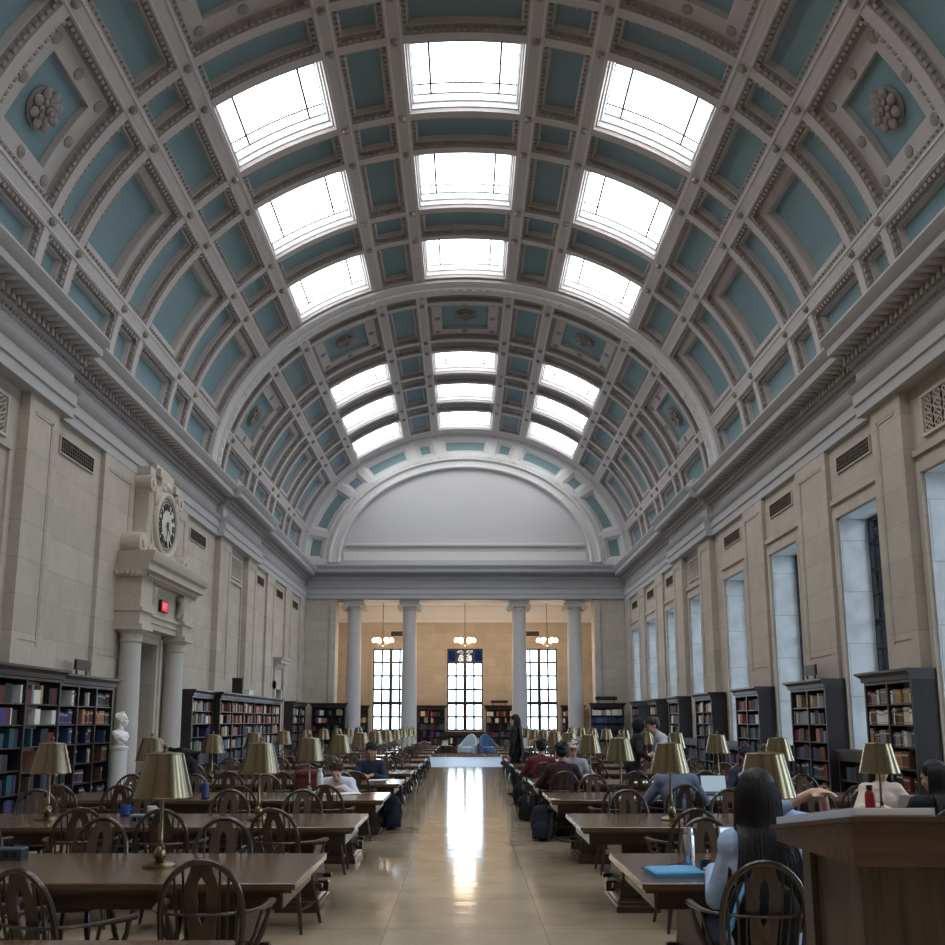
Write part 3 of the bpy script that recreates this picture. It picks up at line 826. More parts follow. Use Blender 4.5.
# ------------------------------------------------------------------ head sculpt shared by bust and people
def head_geo(m,c,face=0.0,pitch=0.0,roll=0.0,s=1.0):
    """head centred at c; face = heading (0 looks to +y)"""
    R=Matrix.Rotation(face,3,'Z')@Matrix.Rotation(pitch,3,'X')@Matrix.Rotation(roll,3,'Y')
    c=Vector(c)
    def e(p,r,sg=14,rg=9): m.ell(c+R@(Vector(p)*s),[q*s for q in r],sg,rg,rot=R)
    e((0,-.012,.03),(.077,.094,.090),18,12)          # cranium
    e((0,.03,-.045),(.058,.062,.075),16,10)           # face and jaw
    e((0,.066,-.093),(.026,.022,.020),10,6)           # chin
    e((0,.093,-.022),(.012,.020,.026),10,6)           # nose
    e((0,.104,-.036),(.015,.014,.011),8,6)
    e((0,.082,.022),(.056,.014,.010),10,6)            # brow
    e((0,.086,-.062),(.026,.012,.007),10,6); e((0,.084,-.074),(.022,.012,.008),10,6)   # lips
    for k in (-1,1):
        e((k*.078,-.008,-.015),(.010,.020,.032),8,6)  # ears
        e((k*.040,.062,-.028),(.022,.024,.022),8,6)   # cheeks
    return R
def remesh(m,name,mats,vox,parent=None,smooth=6,fac=.6):
    me=m.mesh(name,mats); o=bpy.data.objects.new(name,me); COL.objects.link(o)
    r=o.modifiers.new('r','REMESH'); r.mode='VOXEL'; r.voxel_size=vox; r.use_smooth_shade=True
    s=o.modifiers.new('s','SMOOTH'); s.iterations=smooth; s.factor=fac
    bpy.context.view_layer.update()
    me2=bpy.data.meshes.new_from_object(o.evaluated_get(bpy.context.evaluated_depsgraph_get()))
    me2.name=name; bpy.data.objects.remove(o); bpy.data.meshes.remove(me)
    if not me2.materials: me2.materials.append(mats if not isinstance(mats,list) else mats[0])
    return link(name,me2,parent)

# bust on its pedestal
t=thing('bust','white marble head and shoulders bust in profile, on the round pedestal','bust',(-7.0,18.55,1.12))
m=MB()
head_geo(m,(.03,0,.52),-PI/2+.2,s=1.22)
m.limb((-.01,0,.22),(.015,0,.44),.085,.066)
m.ell((-.02,0,.245),(.105,.25,.085),16,10); m.ell((.03,0,.19),(.125,.20,.115),14,8); m.ell((.01,0,.12),(.085,.12,.10),12,8)
for k in (-1,1): m.limb((-.04,k*.20,.26),(.02,k*.10,.10),.06,.05)
m.limb((.12,-.12,.12),(.09,.14,.26),.035,.03); m.limb((.13,-.02,.10),(.11,.16,.2),.03,.025)
for k in range(26):    # curls
    a=k*2.4; z=.50+.105*(1-2*((k*.37)%1))
    m.ell((-.025+.075*cos(a),.085*sin(a),z+.075),(.030,.030,.024),8,5)
o=remesh(m,'bust_head',M['bustmarble'],.011,t,3)
m=MB(); m.lathe([(.11,0),(.115,.02),(.07,.05),(.085,.09),(.06,.11)],20); m.build('socle',[M['bustmarble']],t)
t=thing('pedestal','grey marble round pedestal beside the left door column','pedestal',(-7.0,18.55,0))
m=MB(); m.lathe([(.17,.1),(.165,1.03)],28); m.build('shaft',[M['pedmarble']],t)
m=MB(); m.lathe([(.2,0),(.2,.06),(.18,.1)],28); m.build('base',[M['pedmarble']],t)
m=MB(); m.lathe([(.17,1.03),(.185,1.06),(.185,1.1),(.15,1.12)],28); m.build('cap',[M['pedmarble']],t)

# ------------------------------------------------------------------ bookcases and books
SH=[.12,.47,.84,1.20,1.56,1.90]; HT=2.24
BC={'cream':(206,196,176),'tan':(168,136,98),'oxblood':(92,36,34),'red':(116,46,42),'salmon':(166,104,88),'navy':(30,36,60),'blue':(46,70,106),'teal':(30,74,86),'green':(52,82,60),'black':(30,28,30),'grey':(128,128,130),'white':(222,220,216),'purple':(66,54,112),'brown':(92,66,48)}
BM={k:mat('book_'+k,c,.6,var=.12,scale=20) for k,c in BC.items()}
M['bookband']=mat('book_label',(196,182,140),.5)
BMESH={}
for k in BC:
    m=MB()
    P=[(0,.08),(.06,.03),(.25,0),(.75,0),(.94,.03),(1,.08)]
    m.prism(P,lambda p:(p[0],p[1],0),lambda p:(p[0],p[1],1),0)
    m.box(0,.1,.08,1,0,1,0); m.box(.9,1,.08,1,0,1,0); m.box(.1,.9,.08,.97,.012,.985,1)
    m.box(.2,.8,-.012,0,.72,.84,2); m.box(.2,.8,-.012,0,.1,.14,2)
    BMESH[k]=m.mesh('book',[BM[k],M['paper'],M['bookband'] if k not in('cream','white') else BM['oxblood']])
rest=MB(); RESTK=list(BC)
NB=[0]
rnd=random.Random(11)
def books_on(case,T,x0,x1,z,h,depth,pal,where,indiv,fill=.8,fs=1.0):
    """row of books on one shelf bay; T maps case-local to world"""
    x=x0+.01; n=0; cnt={}
    while x<x1-.05:
        if rnd.random()>fill:
            x+=rnd.uniform(.08,.3); continue
        k=rnd.choice(pal); run=rnd.choice([1,1,2,3,4]) 
        bh=rnd.uniform(.66,.93)*h; bd=rnd.uniform(.6,.8)*depth
        for _ in range(run):
            th=rnd.uniform(.036,.075)*fs
            if x+th>x1-.005: break
            hh=bh*rnd.uniform(.97,1.0)
            n+=1
            if indiv and NB[0]<300:
                NB[0]+=1
                cnt[k]=cnt.get(k,0)+1
                o=bpy.data.objects.new('book',BMESH[k]); COL.objects.link(o)
                o.matrix_world=T@Matrix.Translation((x,.035,z))@Matrix.Diagonal((th*.96,bd,hh,1))
                tag(o,'%s book %s from left, %s'%(k,ORD[min(n-1,19)] if n<=20 else str(n)+'th',where),'book','books on the '+case)
            else:
                p=[T@Vector(q) for q in ((x,.04,z),(x+th*.95,.04,z),(x+th*.95,bd,z),(x,bd,z),(x,.04,z+hh),(x+th*.95,.04,z+hh),(x+th*.95,bd,z+hh),(x,bd,z+hh))]
                rest.hexa(p,RESTK.index(k))
            x+=th
        x+=rnd.choice([0,0,.004,.01])
SHN=['bottom','fifth','fourth','third','second','top']
def bookcase(label,loc,rz,L,nb,pals,short,indiv=False,H=2.46,D=.44,shelves=None,fill=.78,cornice=.12,fs=1.0,group='library bookcases'):
    t=thing('bookcase',label,'bookcase',loc,rz,group)
    T=Matrix.Translation(loc)@Matrix.Rotation(rz,4,'Z')
    sh=SH if shelves is None else shelves; top=H-.22
    c=MB(); c.box(0,.05,0,D,0,top+.04); c.box(L-.05,L,0,D,0,top+.04); c.box(.05,L-.05,D-.02,D,0,top+.04); c.box(.05,L-.05,0,D-.02,top,top+.04)
    c.build('carcass',[M['casev']],t)
    p=MB(); p.box(.0,L,-.02,.05,0,sh[0]-.02); p.build('plinth',[M['casewood']],t)
    k=MB(); q=cornice
    P=[(0,top+.04),(-q*.3,top+.05),(-q*.35,top+.12),(-q*.8,top+.17),(-q,top+.18),(-q,top+.22),(D,top+.22),(D,top+.04)]
    k.prism(P,lambda p_:(-max(0,-p_[0]),p_[0],p_[1]),lambda p_:(L+max(0,-p_[0]),p_[0],p_[1]))
    k.build('cornice',[M['casewood']],t)
    bw=L/nb
    for i in range(1,nb):
        d=MB(); d.box(i*bw-.025,i*bw+.025,0,D-.02,sh[0],top); d.build('divider',[M['casev']],t)
    for j,z in enumerate(sh):
        s=MB(); s.box(.05,L-.05,.012,D-.02,z-.024,z); s.build('shelf',[M['casewood']],t)
        h=(sh[j+1] if j+1<len(sh) else top)-z-.03
        for i in range(nb):
            pal=pals[min(j,len(pals)-1)]
            nm=SHN[j+6-len(sh)] if len(sh)==6 else ('bottom','middle','top')[j] if len(sh)==3 else ('bottom','top')[j]
            nsh='%s shelf'%nm
            where='%s, %s'%(nsh,short if nb==1 else 'bay %d from left, %s'%(i+1,short))
            books_on(short,T,i*bw+.03,(i+1)*bw-.03,z,h,D-.06,pal,where,indiv,fill,fs)
    return t
dark=['navy','black','oxblood','brown','navy','black','purple','teal']
mixd=['navy','oxblood','black','teal','blue','tan','white','grey','salmon','brown','green','purple']
lite=['white','cream','tan','black','oxblood','grey','blue']
warm=['salmon','salmon','red','tan','cream','oxblood','brown','black']
PW=[dark,dark,mixd,['navy','teal','oxblood','blue','black','brown'],['oxblood','salmon','purple','green','black','white'],lite]
X0=7.18
fx=.46
# nearest right-hand case first: its books show largest
bookcase('dark oak bookcase nearest on the right, standing before the first window pier',(X0,16.32,0),-PI/2,1.74,2,[dark,dark,mixd,mixd,['tan','white','black','brown','cream'],['white','cream','oxblood','black','tan','grey']],'nearest right bookcase',True,fill=.85,group='right wall bookcases')
bookcase('long dark oak bookcase on the left wall ending at the marble bust',(-X0,16.05,0),PI/2,2.5,3,PW,'left case beside the bust',True,fill=.62,fs=1.1,group='left wall bookcases')
bookcase('long dark oak bookcase on the left wall, cut by the left edge of the photo',(-X0+.06,11.0,0),PI/2,5.0,4,PW,'left case at photo edge',False,fill=.7,group='left wall bookcases',H=2.5)
for i,(y0,L,tx) in enumerate(((18.1,1.95,'second bookcase from the front along the right wall, dark oak'),(22.25,1.9,'third bookcase from the front along the right wall, dark oak'),(26.5,1.9,'fourth bookcase from the front along the right wall, dark oak'),(30.6,1.5,'fifth bookcase from the front along the right wall, dark oak'),(34.1,1.5,'sixth bookcase from the front along the right wall, dark oak'),(37.6,1.5,'seventh bookcase from the front along the right wall, dark oak'))):
    bookcase(tx,(X0,y0+L,0),-PI/2,L,2 if L>1.6 else 1,[dark,dark,dark,mixd,mixd,warm if i in(1,3,4) else lite],tx.split(' along')[0],i==0,fill=.85,group='right wall bookcases')
bookcase('first short unit of the long left bookcase beyond the door',(-X0,23.95,0),PI/2,2.0,1,[dark,dark,mixd,dark,lite,lite],'unit beyond the door',False,group='left wall bookcases')
bookcase('long dark oak bookcase beyond the left door with rows of salmon spined books',(-X0+.14,26.15,0),PI/2,8.6,6,[dark,dark,mixd,mixd,warm,warm],'long left bookcase',False,fill=.85,group='left wall bookcases')
bookcase('short dark bookcase at the far end of the left wall past the small door',(-X0,38.0,0),PI/2,3.0,2,[dark,dark,dark,mixd,mixd,lite],'far left bookcase',False,group='left wall bookcases')
bookcase('dark bookcase across the left end wall beside the colonnade',(-7.0,41.55,0),0,1.55,1,[dark,dark,dark,dark,mixd,mixd],'left end bookcase',False,fill=.6,group='end wall bookcases')
bookcase('dark bookcase with pale top row on the right end wall beside the colonnade',(5.75,41.55,0),0,1.5,1,[dark,dark,['navy'],['navy','black'],['navy','blue'],['cream','salmon','cream','white']],'right end bookcase',False,fill=1.0,group='end wall bookcases')
for x,L,tx in ((-2.55,1.5,'dark bookcase in the alcove left of the middle window'),(1.08,1.5,'dark bookcase in the alcove right of the middle window'),(-6.2,1.15,'dark bookcase in the alcove left of the left window'),(5.05,1.15,'dark bookcase in the alcove right of the right window')):
    bookcase(tx,(x,YR-.5,0),0,L,2 if L>1.3 else 1,[dark,dark,dark,dark,lite,['salmon','cream','oxblood','black','white']],tx[5:],False,fill=.7,group='alcove bookcases')
# low cases under the windows
LOW=[.1,.5]
for i,(yc,hw) in enumerate(BAYS):
    if yc<16 or yc>31: continue
    bookcase('low dark bookcase under the %s right window'%ORD[i-3],(X0+.1,yc+.82,0),-PI/2,1.64,1,[dark,dark],'low case under right window',False,H=1.08,D=.34,shelves=LOW,cornice=.04,group='low window bookcases')
bookcase('low dark bookcase under the middle alcove window',(-1.0,YR-.48,0),0,2.0,2,[dark,mixd],'low alcove case',False,H=1.1,D=.4,shelves=LOW,cornice=.03,group='low window bookcases')
o=rest.build('book',[BM[k] for k in RESTK],fix=False)
tag(o,'all the smaller library books filling the other shelves along the walls','book','books','stuff')

# signs and boxes on the case tops
def sign(loc,rz,w,h,label):
    t=thing('sign_plate',label,'sign',loc,rz)
    b=MB(); b.box(-w/2,w/2,-.02,.02,.12,.12+h); b.box(-w/2+.03,w/2-.03,-.024,-.02,.14,.10+h); b.build('plate',[M['black']],t)
    b=MB()
    for k in (-1,1): b.box(k*w*.35-.02,k*w*.35+.02,-.015,.015,0,.12); b.box(k*w*.35-.03,k*w*.35+.03,-.05,.05,0,.012)
    b.build('stand',[M['bronze']],t)
sign((-X0-.2,17.4,2.46),PI/2,.62,.20,'dark sign plate on two legs on top of the left bookcase beside the bust')
sign((X0+.2,19.3,2.46),-PI/2,.6,.22,'small grey sign on top of the second right bookcase')
sign((6.5,41.8,2.46),0,1.0,.18,'dark sign on top of the right end wall bookcase')
sign((1.8,YR-.3,2.46),0,.9,.14,'dark sign on top of the alcove bookcase right of the middle window')
t=thing('box','small dark upright box on top of the long left bookcase','box',(-X0-.1,29.0,2.46),.2)
b=MB(); b.cbox(-.16,.16,-.16,.16,0,.5,.02); b.build('body',[M['black']],t)
b=MB(); b.cbox(-.18,.18,-.18,.18,.5,.53,.008); b.build('lid',[M['bronze']],t)
t=thing('box','low white box on top of the long left bookcase','box',(-X0-.1,30.0,2.46),0)
b=MB(); b.cbox(-.22,.22,-.3,.3,0,.16,.02); b.build('body',[M['white']],t)
b=MB(); b.box(-.225,.225,-.305,.305,.16,.19); b.build('lid',[M['paper']],t)
# ------------------------------------------------------------------ reading tables
def rowY(k): return 5.71+2.66*k
TX=2.85; TLH=1.92; TD=.57; ZTOP=.7296
def table_parts():
    top=MB(); top.cbox(-TLH,TLH,-TD,TD,.722,.76,.006)
    top.box(-TLH+.02,TLH-.02,-TD+.02,TD-.02,.700,.722)
    apr=MB()
    for k in (-1,1):
        apr.box(-TLH+.09,TLH-.09,k*(TD-.10)-.016,k*(TD-.10)+.016,.60,.70); apr.box(-TLH+.09,TLH-.09,k*(TD-.075)-.012,k*(TD-.075)+.012,.672,.70)
        apr.box(k*(TLH-.10)-.016,k*(TLH-.10)+.016,-TD+.1,TD-.1,.60,.70)
    ped=MB(); foot=MB()          # pedestal with its scroll on the inner (+x) side
    P=[(-.085,.12),(.05,.12),(.05,.60),(.085,.70),(-.085,.70),(-.06,.60),(-.06,.3)]
    ped.prism(P,lambda p:(p[0],-.32,p[1]),lambda p:(p[0],.32,p[1]))
    S=[(.05,.13),(.17,.13),(.19,.20),(.15,.28),(.11,.38),(.11,.46),(.15,.55),(.21,.60),(.23,.66),(.20,.70),(.05,.70)]
    for k in (-1,1):
        ped.prism(S,lambda p:(p[0],k*.20-.10,p[1]),lambda p:(p[0],k*.20+.10,p[1]))
        for q in (-.075,-.025,.025,.075):
            ped.tube([(x+.004,k*.20+q,z) for x,z in S[1:10]],.022,6)
    foot.cbox(-.12,.25,-.36,.36,0,.06,.008); foot.cbox(-.105,.225,-.35,.35,.06,.10,.015); foot.box(-.09,.2,-.34,.34,.10,.122)
    rail=MB(); rail.cbox(-TLH+.28,TLH-.28,-.05,.05,.13,.22,.01); rail.cbox(-TLH+.3,TLH-.3,-.30,-.25,.2,.24,.006); rail.cbox(-TLH+.3,TLH-.3,.25,.30,.2,.24,.006)
    return top.mesh('tabletop',M['oaktop']),apr.mesh('apron',M['oak']),ped.mesh('pedestal',M['oakv']),foot.mesh('foot',M['oak']),rail.mesh('foot_rail',M['oak'])
TP=table_parts()
def table(label,x,y):
    t=thing('reading_table',label,'table',(x,y,0),0,'long reading tables')
    t.scale=(1,1,.96)
    link('tabletop',TP[0],t); link('apron',TP[1],t); link('foot_rail',TP[4],t)
    for k in (-1,1):
        p=link('pedestal',TP[2],t); p.location=(k*(TLH-.44),0,0); p.rotation_euler=(0,0,0 if k<0 else PI)
        link('foot',TP[3],p)
    return t
NR=11
for side in (-1,1):
    sn='left' if side<0 else 'right'
    if side<0: table('oak reading table cut by the bottom left corner of the photo',-TX,3.27)
    for k in range(NR):
        table('%s long oak reading table from the front, %s of the aisle'%(ORD[k],sn),side*TX+(.04 if side>0 else 0),rowY(k))

# ------------------------------------------------------------------ brass lamps
sh=MB(); sh.lathe([(.112,.645),(.178,.395)],40,cap=False); sh.lathe([(.175,.397),(.109,.643)],40,cap=False)
sh.tube([(.178*cos(a),.178*sin(a),.396) for a in [k*PI/20 for k in range(40)]],.0035,6,True); sh.tube([(.112*cos(a),.112*sin(a),.645) for a in [k*PI/20 for k in range(40)]],.0035,6,True)
shm=sh.mesh('lamp_shade',M['brass'])
st=MB(); st.lathe([(.016,.03),(.034,.05),(.040,.075),(.030,.10),(.014,.12),(.020,.14),(.015,.16),(.011,.30),(.009,.40),(.009,.66)],16); stm=st.mesh('stem',M['brass'])
ba=MB(); ba.lathe([(.10,0),(.10,.012),(.085,.022),(.05,.028),(.02,.036)],24); bam=ba.mesh('base',M['brassdk'])
fi=MB(); fi.lathe([(.111,.648),(.05,.655),(.012,.66),(.01,.675),(.018,.685),(.014,.70),(.004,.705)],14)
for k in range(3): fi.tube([(0,0,.648),(.103*cos(k*2.09),.103*sin(k*2.09),.645)],.004,5)
fim=fi.mesh('finial',M['brassdk'])
bu=MB(); bu.ell((0,0,.5),(.03,.03,.045),10,7); bum=bu.mesh('bulb',M['white'])
def lamp(x,y,label):
    t=thing('desk_lamp',label,'lamp',(x,y,ZTOP),0,'brass table lamps'); t.scale=(1,1,1.047)
    link('base',bam,t); link('stem',stm,t); s=link('lamp_shade',shm,t); link('finial',fim,s); link('bulb',bum,t)
for side in (-1,1):
    sn='left' if side<0 else 'right'
    for k in range(NR):
        for q,xx in ((0,1.865),(1,3.77)):
            x=side*xx; y=rowY(k)
            if side>0 and k==0 and q==1: continue
            lamp(x,y,'brass lamp, %s end of the %s %s table'%('aisle' if q==0 else 'wall',ORD[k],sn))

# ------------------------------------------------------------------ hoop back armchairs
def hoop_pt(t):            # t in 0..pi, right rail to left rail
    s=sin(t); z=.455+.515*(s**.72 if s>0 else 0)
    w=.195+.055*min(1,s*1.35)
    return (w*cos(t)/max(.001,1)*1.0,-.19-.11*(z-.455)/.515,z)
HP=[hoop_pt(PI*i/22) for i in range(23)]
def hoop_z(x):
    best=min((p for p in HP if p[2]>.7),key=lambda p:abs(p[0]-x)); return best[2]
def seat_mb():
    m=MB(); K=28
    def ring(s,z): return [(s*.255*(abs(cos(a))**.7)*(1 if cos(a)>0 else -1),s*.245*(abs(sin(a))**.7)*(1 if sin(a)>0 else -1)+.02,z) for a in [2*PI*k/K for k in range(K)]]
    R=[ring(.93,.425),ring(1,.438),ring(1,.458),ring(.95,.468),ring(.6,.455),ring(.15,.452)]
    for r in R: m.v+=r
    for i in range(len(R)-1):
        for k in range(K): m.face((i*K+k,i*K+(k+1)%K,(i+1)*K+(k+1)%K,(i+1)*K+k))
    m.face(list(range(K))[::-1]); m.face([5*K+k for k in range(K)]); return m
def splat_mb():
    m=MB(); z0,z1=.46,.955; n=16; prev=None
    for i in range(n+1):
        q=i/n; z=z0+(z1-z0)*q; y=-.185-.115*q
        w=.050+.022*sin(PI*q*1.0)+.022*max(0,sin((q-.45)*PI/.5))*(1 if .45<q<.95 else 0)
        h=0
        if .42<q<.86: h=.014+.012*sin((q-.42)/.44*PI)-(.006 if .6<q<.68 else 0)
        cur=[(-w,y,z),(-h,y,z),(h,y,z),(w,y,z)]
        if prev:
            for a in (0,2):
                P=[prev[a],prev[a+1],cur[a+1],cur[a]]
                Q=[(p[0],p[1]+.014,p[2]) for p in P]
                m.hexa([P[0],P[1],Q[1],Q[0],P[3],P[2],Q[2],Q[3]])
        prev=cur
    return m
def chair_mbs():
    L=[]
    L.append(('seat',seat_mb(),'chairwood'))
    h=MB(); h.tube(HP,.0165,8); L.append(('back_hoop',h,'chairwood'))
    a=MB(); P=[(-.29,.19,.690),(-.292,.08,.694),(-.280,-.06,.70)]
    P+=[(-.265*cos(PI*i/12),-.10-.165*sin(PI*i/12),.705) for i in range(1,12)]
    P+=[(.280,-.06,.70),(.292,.08,.694),(.29,.19,.690)]
    a.tube(P,[.026,.024,.018]+[.014]*11+[.018,.024,.026],8,flat=.62,up=(0,0,1)); L.append(('arm_rail',a,'chairwood'))
    L.append(('splat',splat_mb(),'splat'))
    for x in (-.175,-.125,-.085,.085,.125,.175):
        s=MB(); zt=min(.95,hoop_z(x*1.12)); s.tube([(x*.92,-.175,.46),(x*1.02,-.235,.70),(x*1.1,-.19-.11*(zt-.455)/.515,zt)],[.0075,.008,.006],6); L.append(('spindle',s,'chairwood'))
    for k in (-1,1):
        s=MB(); s.tube([(k*.215,.13,.455),(k*.25,.15,.54),(k*.275,.16,.62),(k*.29,.15,.69)],[.014,.018,.012,.014],8); L.append(('arm_post',s,'chairwood'))
        s=MB(); s.tube([(k*.18,.02,.44),(k*.235,-.01,.56),(k*.275,-.03,.695)],[.009,.01,.009],6); L.append(('arm_spindle',s,'chairwood'))
    for kx in (-1,1):
        for ky in (-1,1):
            s=MB(); p=Vector((kx*.16,ky*.15+.02,.435)); q=Vector((kx*.235,ky*.225+.02,0))
            s.tube([p.lerp(q,u) for u in (0,.15,.3,.42,.46,.5,.6,.8,1)],[.014,.02,.022,.017,.022,.017,.021,.016,.013],8); L.append(('leg',s,'chairwood'))
    for k in (-1,1):
        s=MB(); s.tube([(k*.203,-.165,.18),(k*.203,.02,.18),(k*.203,.205,.18)],[.010,.015,.010],7); L.append(('stretcher',s,'chairwood'))
    s=MB(); s.tube([(-.203,.02,.18),(0,.02,.18),(.203,.02,.18)],[.010,.015,.010],7); L.append(('stretcher',s,'chairwood'))
    return L
CL=chair_mbs()
CMESH=[(n,m.mesh(n,M[k])) for n,m,k in CL]
allm=MB(); 
for n,m,k in CL:
    b0=len(allm.f); allm.add(m)
    if k=='splat': allm.m[b0:]=[1]*(len(allm.f)-b0)
CFAR=allm.mesh('wooden_armchair',[M['chairwood'],M['splat']])
def chair(x,y,rz,label,near=True,group='hoop back armchairs'):
    if near:
        t=thing('wooden_armchair',label,'chair',(x,y,0),rz,group)
        for n,me in CMESH: link(n,me,t)
    else:
        t=link('wooden_armchair',CFAR); t.location=(x,y,0); t.rotation_euler=(0,0,rz); tag(t,label,'chair',group)
    t.scale=(.96,.96,.96)
    return t
rc=random.Random(5)
XS=[1.42,2.32,3.2,4.05]
SEATN=['first','second','third','fourth']
# explicit seats read from the photo: (side,row,near/far) -> [(x, dy, rot)]
OV={(-1,0,0):[(1.23,-.88,.06),(1.84,-1.16,-.38),(2.50,-.82,.1)],
    (-1,0,1):[(1.58,.52,.06),(2.42,.50,-.1),(3.25,.58,.1),(4.05,.5,0)],
    (-1,1,0):[(1.36,-.92,-.18),(2.24,-.98,.12),(2.93,-.86,.3),(3.8,-.9,0)],
    (-1,1,1):[(1.5,.52,.1),(2.2,.5,.0),(3.05,.55,-.1),(3.98,.55,.2)],
    (-1,2,0):[(1.43,-.92,.05),(2.3,-1.0,.1),(3.5,-.95,.1),(4.1,-.86,-.1)],
    (1,0,0):[(1.38,-.92,-.05)],
    (1,0,1):[(1.60,.50,.05),(2.3,.95,0),(3.3,.6,.1),(4.1,.55,0)],
    (1,1,0):[(1.68,-.92,.05),(2.7,-.95,.1),(3.62,-.86,.0)],
    (1,1,1):[(1.52,.50,.0),(2.5,.55,.05),(3.3,.55,0),(3.98,.98,0)],
    (1,2,0):[(1.58,-.92,.0),(2.22,-.86,.05),(2.95,-.95,.05),(4.0,-.9,0)],
    (1,2,1):[(1.55,.50,.0),(2.4,.55,.0),(3.4,.85,.0),(4.1,.5,0)],
    (1,3,0):[(1.28,-.92,.0),(2.2,-.9,.0),(3.1,-.88,0),(4.0,-.9,.1)],
    (-1,2,1):[(1.56,.98,.0),(2.4,.55,.1),(3.3,.55,.0),(4.05,.5,0)],
    (-1,3,1):[(1.42,.98,.0),(2.35,.55,.1),(3.2,.5,.0),(4.05,.55,0)],
    (1,3,1):[(1.64,.95,.0),(3.3,.5,.0),(4.1,.5,0)],
    (1,4,0):[(1.25,-.92,.0),(2.05,-.85,.0),(4.05,-.88,0)]}
for side in (-1,1):
    sn='left' if side<0 else 'right'
    for k in range(NR):
        for fs in (0,1):
            seats=OV.get((side,k,fs))
            if seats is None:
                dy=(-.90 if fs==0 else .52)
                seats=[(x+rc.uniform(-.12,.12),dy+rc.uniform(-.08,.08) if fs==0 else dy+rc.uniform(-.02,.15),rc.uniform(-.18,.18)) for x in XS]
            for i,(x,dy,rz) in enumerate(seats):
                chair(side*x*1.055,rowY(k)+dy,(0 if fs==0 else PI)+rz,'hoop back armchair, %s side of the %s %s table, %s seat from the aisle'%('near' if fs==0 else 'far',ORD[k],sn,SEATN[i]),k<=3)

# ------------------------------------------------------------------ sloping stand at the bottom right
t=thing('index_stand','tall brown wooden stand with sloping top in the bottom right corner','stand',(0,0,0))
b=MB(); P=[(2.62,1.20),(2.62,1.325),(3.26,1.232),(3.26,1.19)]
b.prism(P,lambda p:(1.09,p[0],p[1]),lambda p:(2.35,p[0],p[1])); b.build('desk_top',[M['standwood']],t)
b=MB(); P=[(2.60,1.325),(2.60,1.338),(3.28,1.242),(3.28,1.230)]
b.prism(P,lambda p:(1.075,p[0],p[1]),lambda p:(2.36,p[0],p[1])); b.build('top_board',[M['standwood']],t)
b=MB(); b.box(1.15,2.3,2.70,3.10,0.08,1.20); b.box(1.13,1.18,3.06,3.13,.08,1.2); b.box(1.13,1.19,2.68,2.73,.08,1.2); b.build('body',[M['standbody']],t)
b=MB(); b.cbox(1.11,2.33,2.66,3.15,0,.09,.01); b.build('plinth',[M['standwood']],t)
t=thing('binder','thin pale blue white board lying on the sloping stand','binder',(0,0,0))
b=MB(); zt=lambda y:1.338-(y-2.60)*(.096/.68)+.001
b.hexa([(1.09,2.615,zt(2.615)),(1.325,2.615,zt(2.615)),(1.325,3.25,zt(3.25)),(1.09,3.25,zt(3.25))]+[(x,y,zt(y)+.024) for x,y in ((1.09,2.615),(1.325,2.615),(1.325,3.25),(1.09,3.25))])
M['binder']=mat('binder_cover',(212,226,244),.45)
b.build('cover',[M['binder']],t)
b=MB(); b.hexa([(1.10,2.611,zt(2.611)+.004),(1.315,2.611,zt(2.611)+.004),(1.315,2.615,zt(2.615)+.004),(1.10,2.615,zt(2.615)+.004)]+[(x,y,zt(y)+.02) for x,y in ((1.10,2.611),(1.315,2.611),(1.315,2.615),(1.10,2.615))])
b.build('page_edge',[M['white']],t)
# ------------------------------------------------------------------ people
M['skin']=mat('skin_light',(206,168,148),.5,var=.05,scale=20); M['skin2']=mat('skin_tan',(176,134,110),.5,var=.05,scale=20)
M['hairblack']=mat('hair_black',(11,10,13),.5,spec=.35,var=.3,scale=40,bump=.4,bscale=90,stretch=(1,1,.1)); M['hairbrown']=mat('hair_brown',(48,34,28),.45,var=.3,scale=40,bump=.4,bscale=90,stretch=(1,1,.1))
M['eye']=mat('eye_dark',(20,16,14),.2)
def cloth(name,c,var=.12,sc=12): return mat('cloth_'+name,c,.85,var=var,scale=sc,bump=.5,bscale=14)
def ik(S,W,l1,l2,bias):
    S=Vector(S); W=Vector(W); d=W-S; L=min(d.length,(l1+l2)*.995); dn=d.normalized()
    a=(l1*l1-l2*l2+L*L)/(2*L); h=math.sqrt(max(0,l1*l1-a*a))
    b=Vector(bias); b=(b-dn*b.dot(dn)); b.normalize()
    return S+dn*a+b*h, S+dn*L
def FY(y): return 1.0769*y-.105 if 4<y<34 else y
_thing=thing
def thing(name,label,cat,loc=(0,0,0),rz=0.0,group=None):
    x,y,z=loc
    if 4<y<34: x,y=x*1.058,FY(y)
    return _thing(name,label,cat,(x,y,z),rz,group)
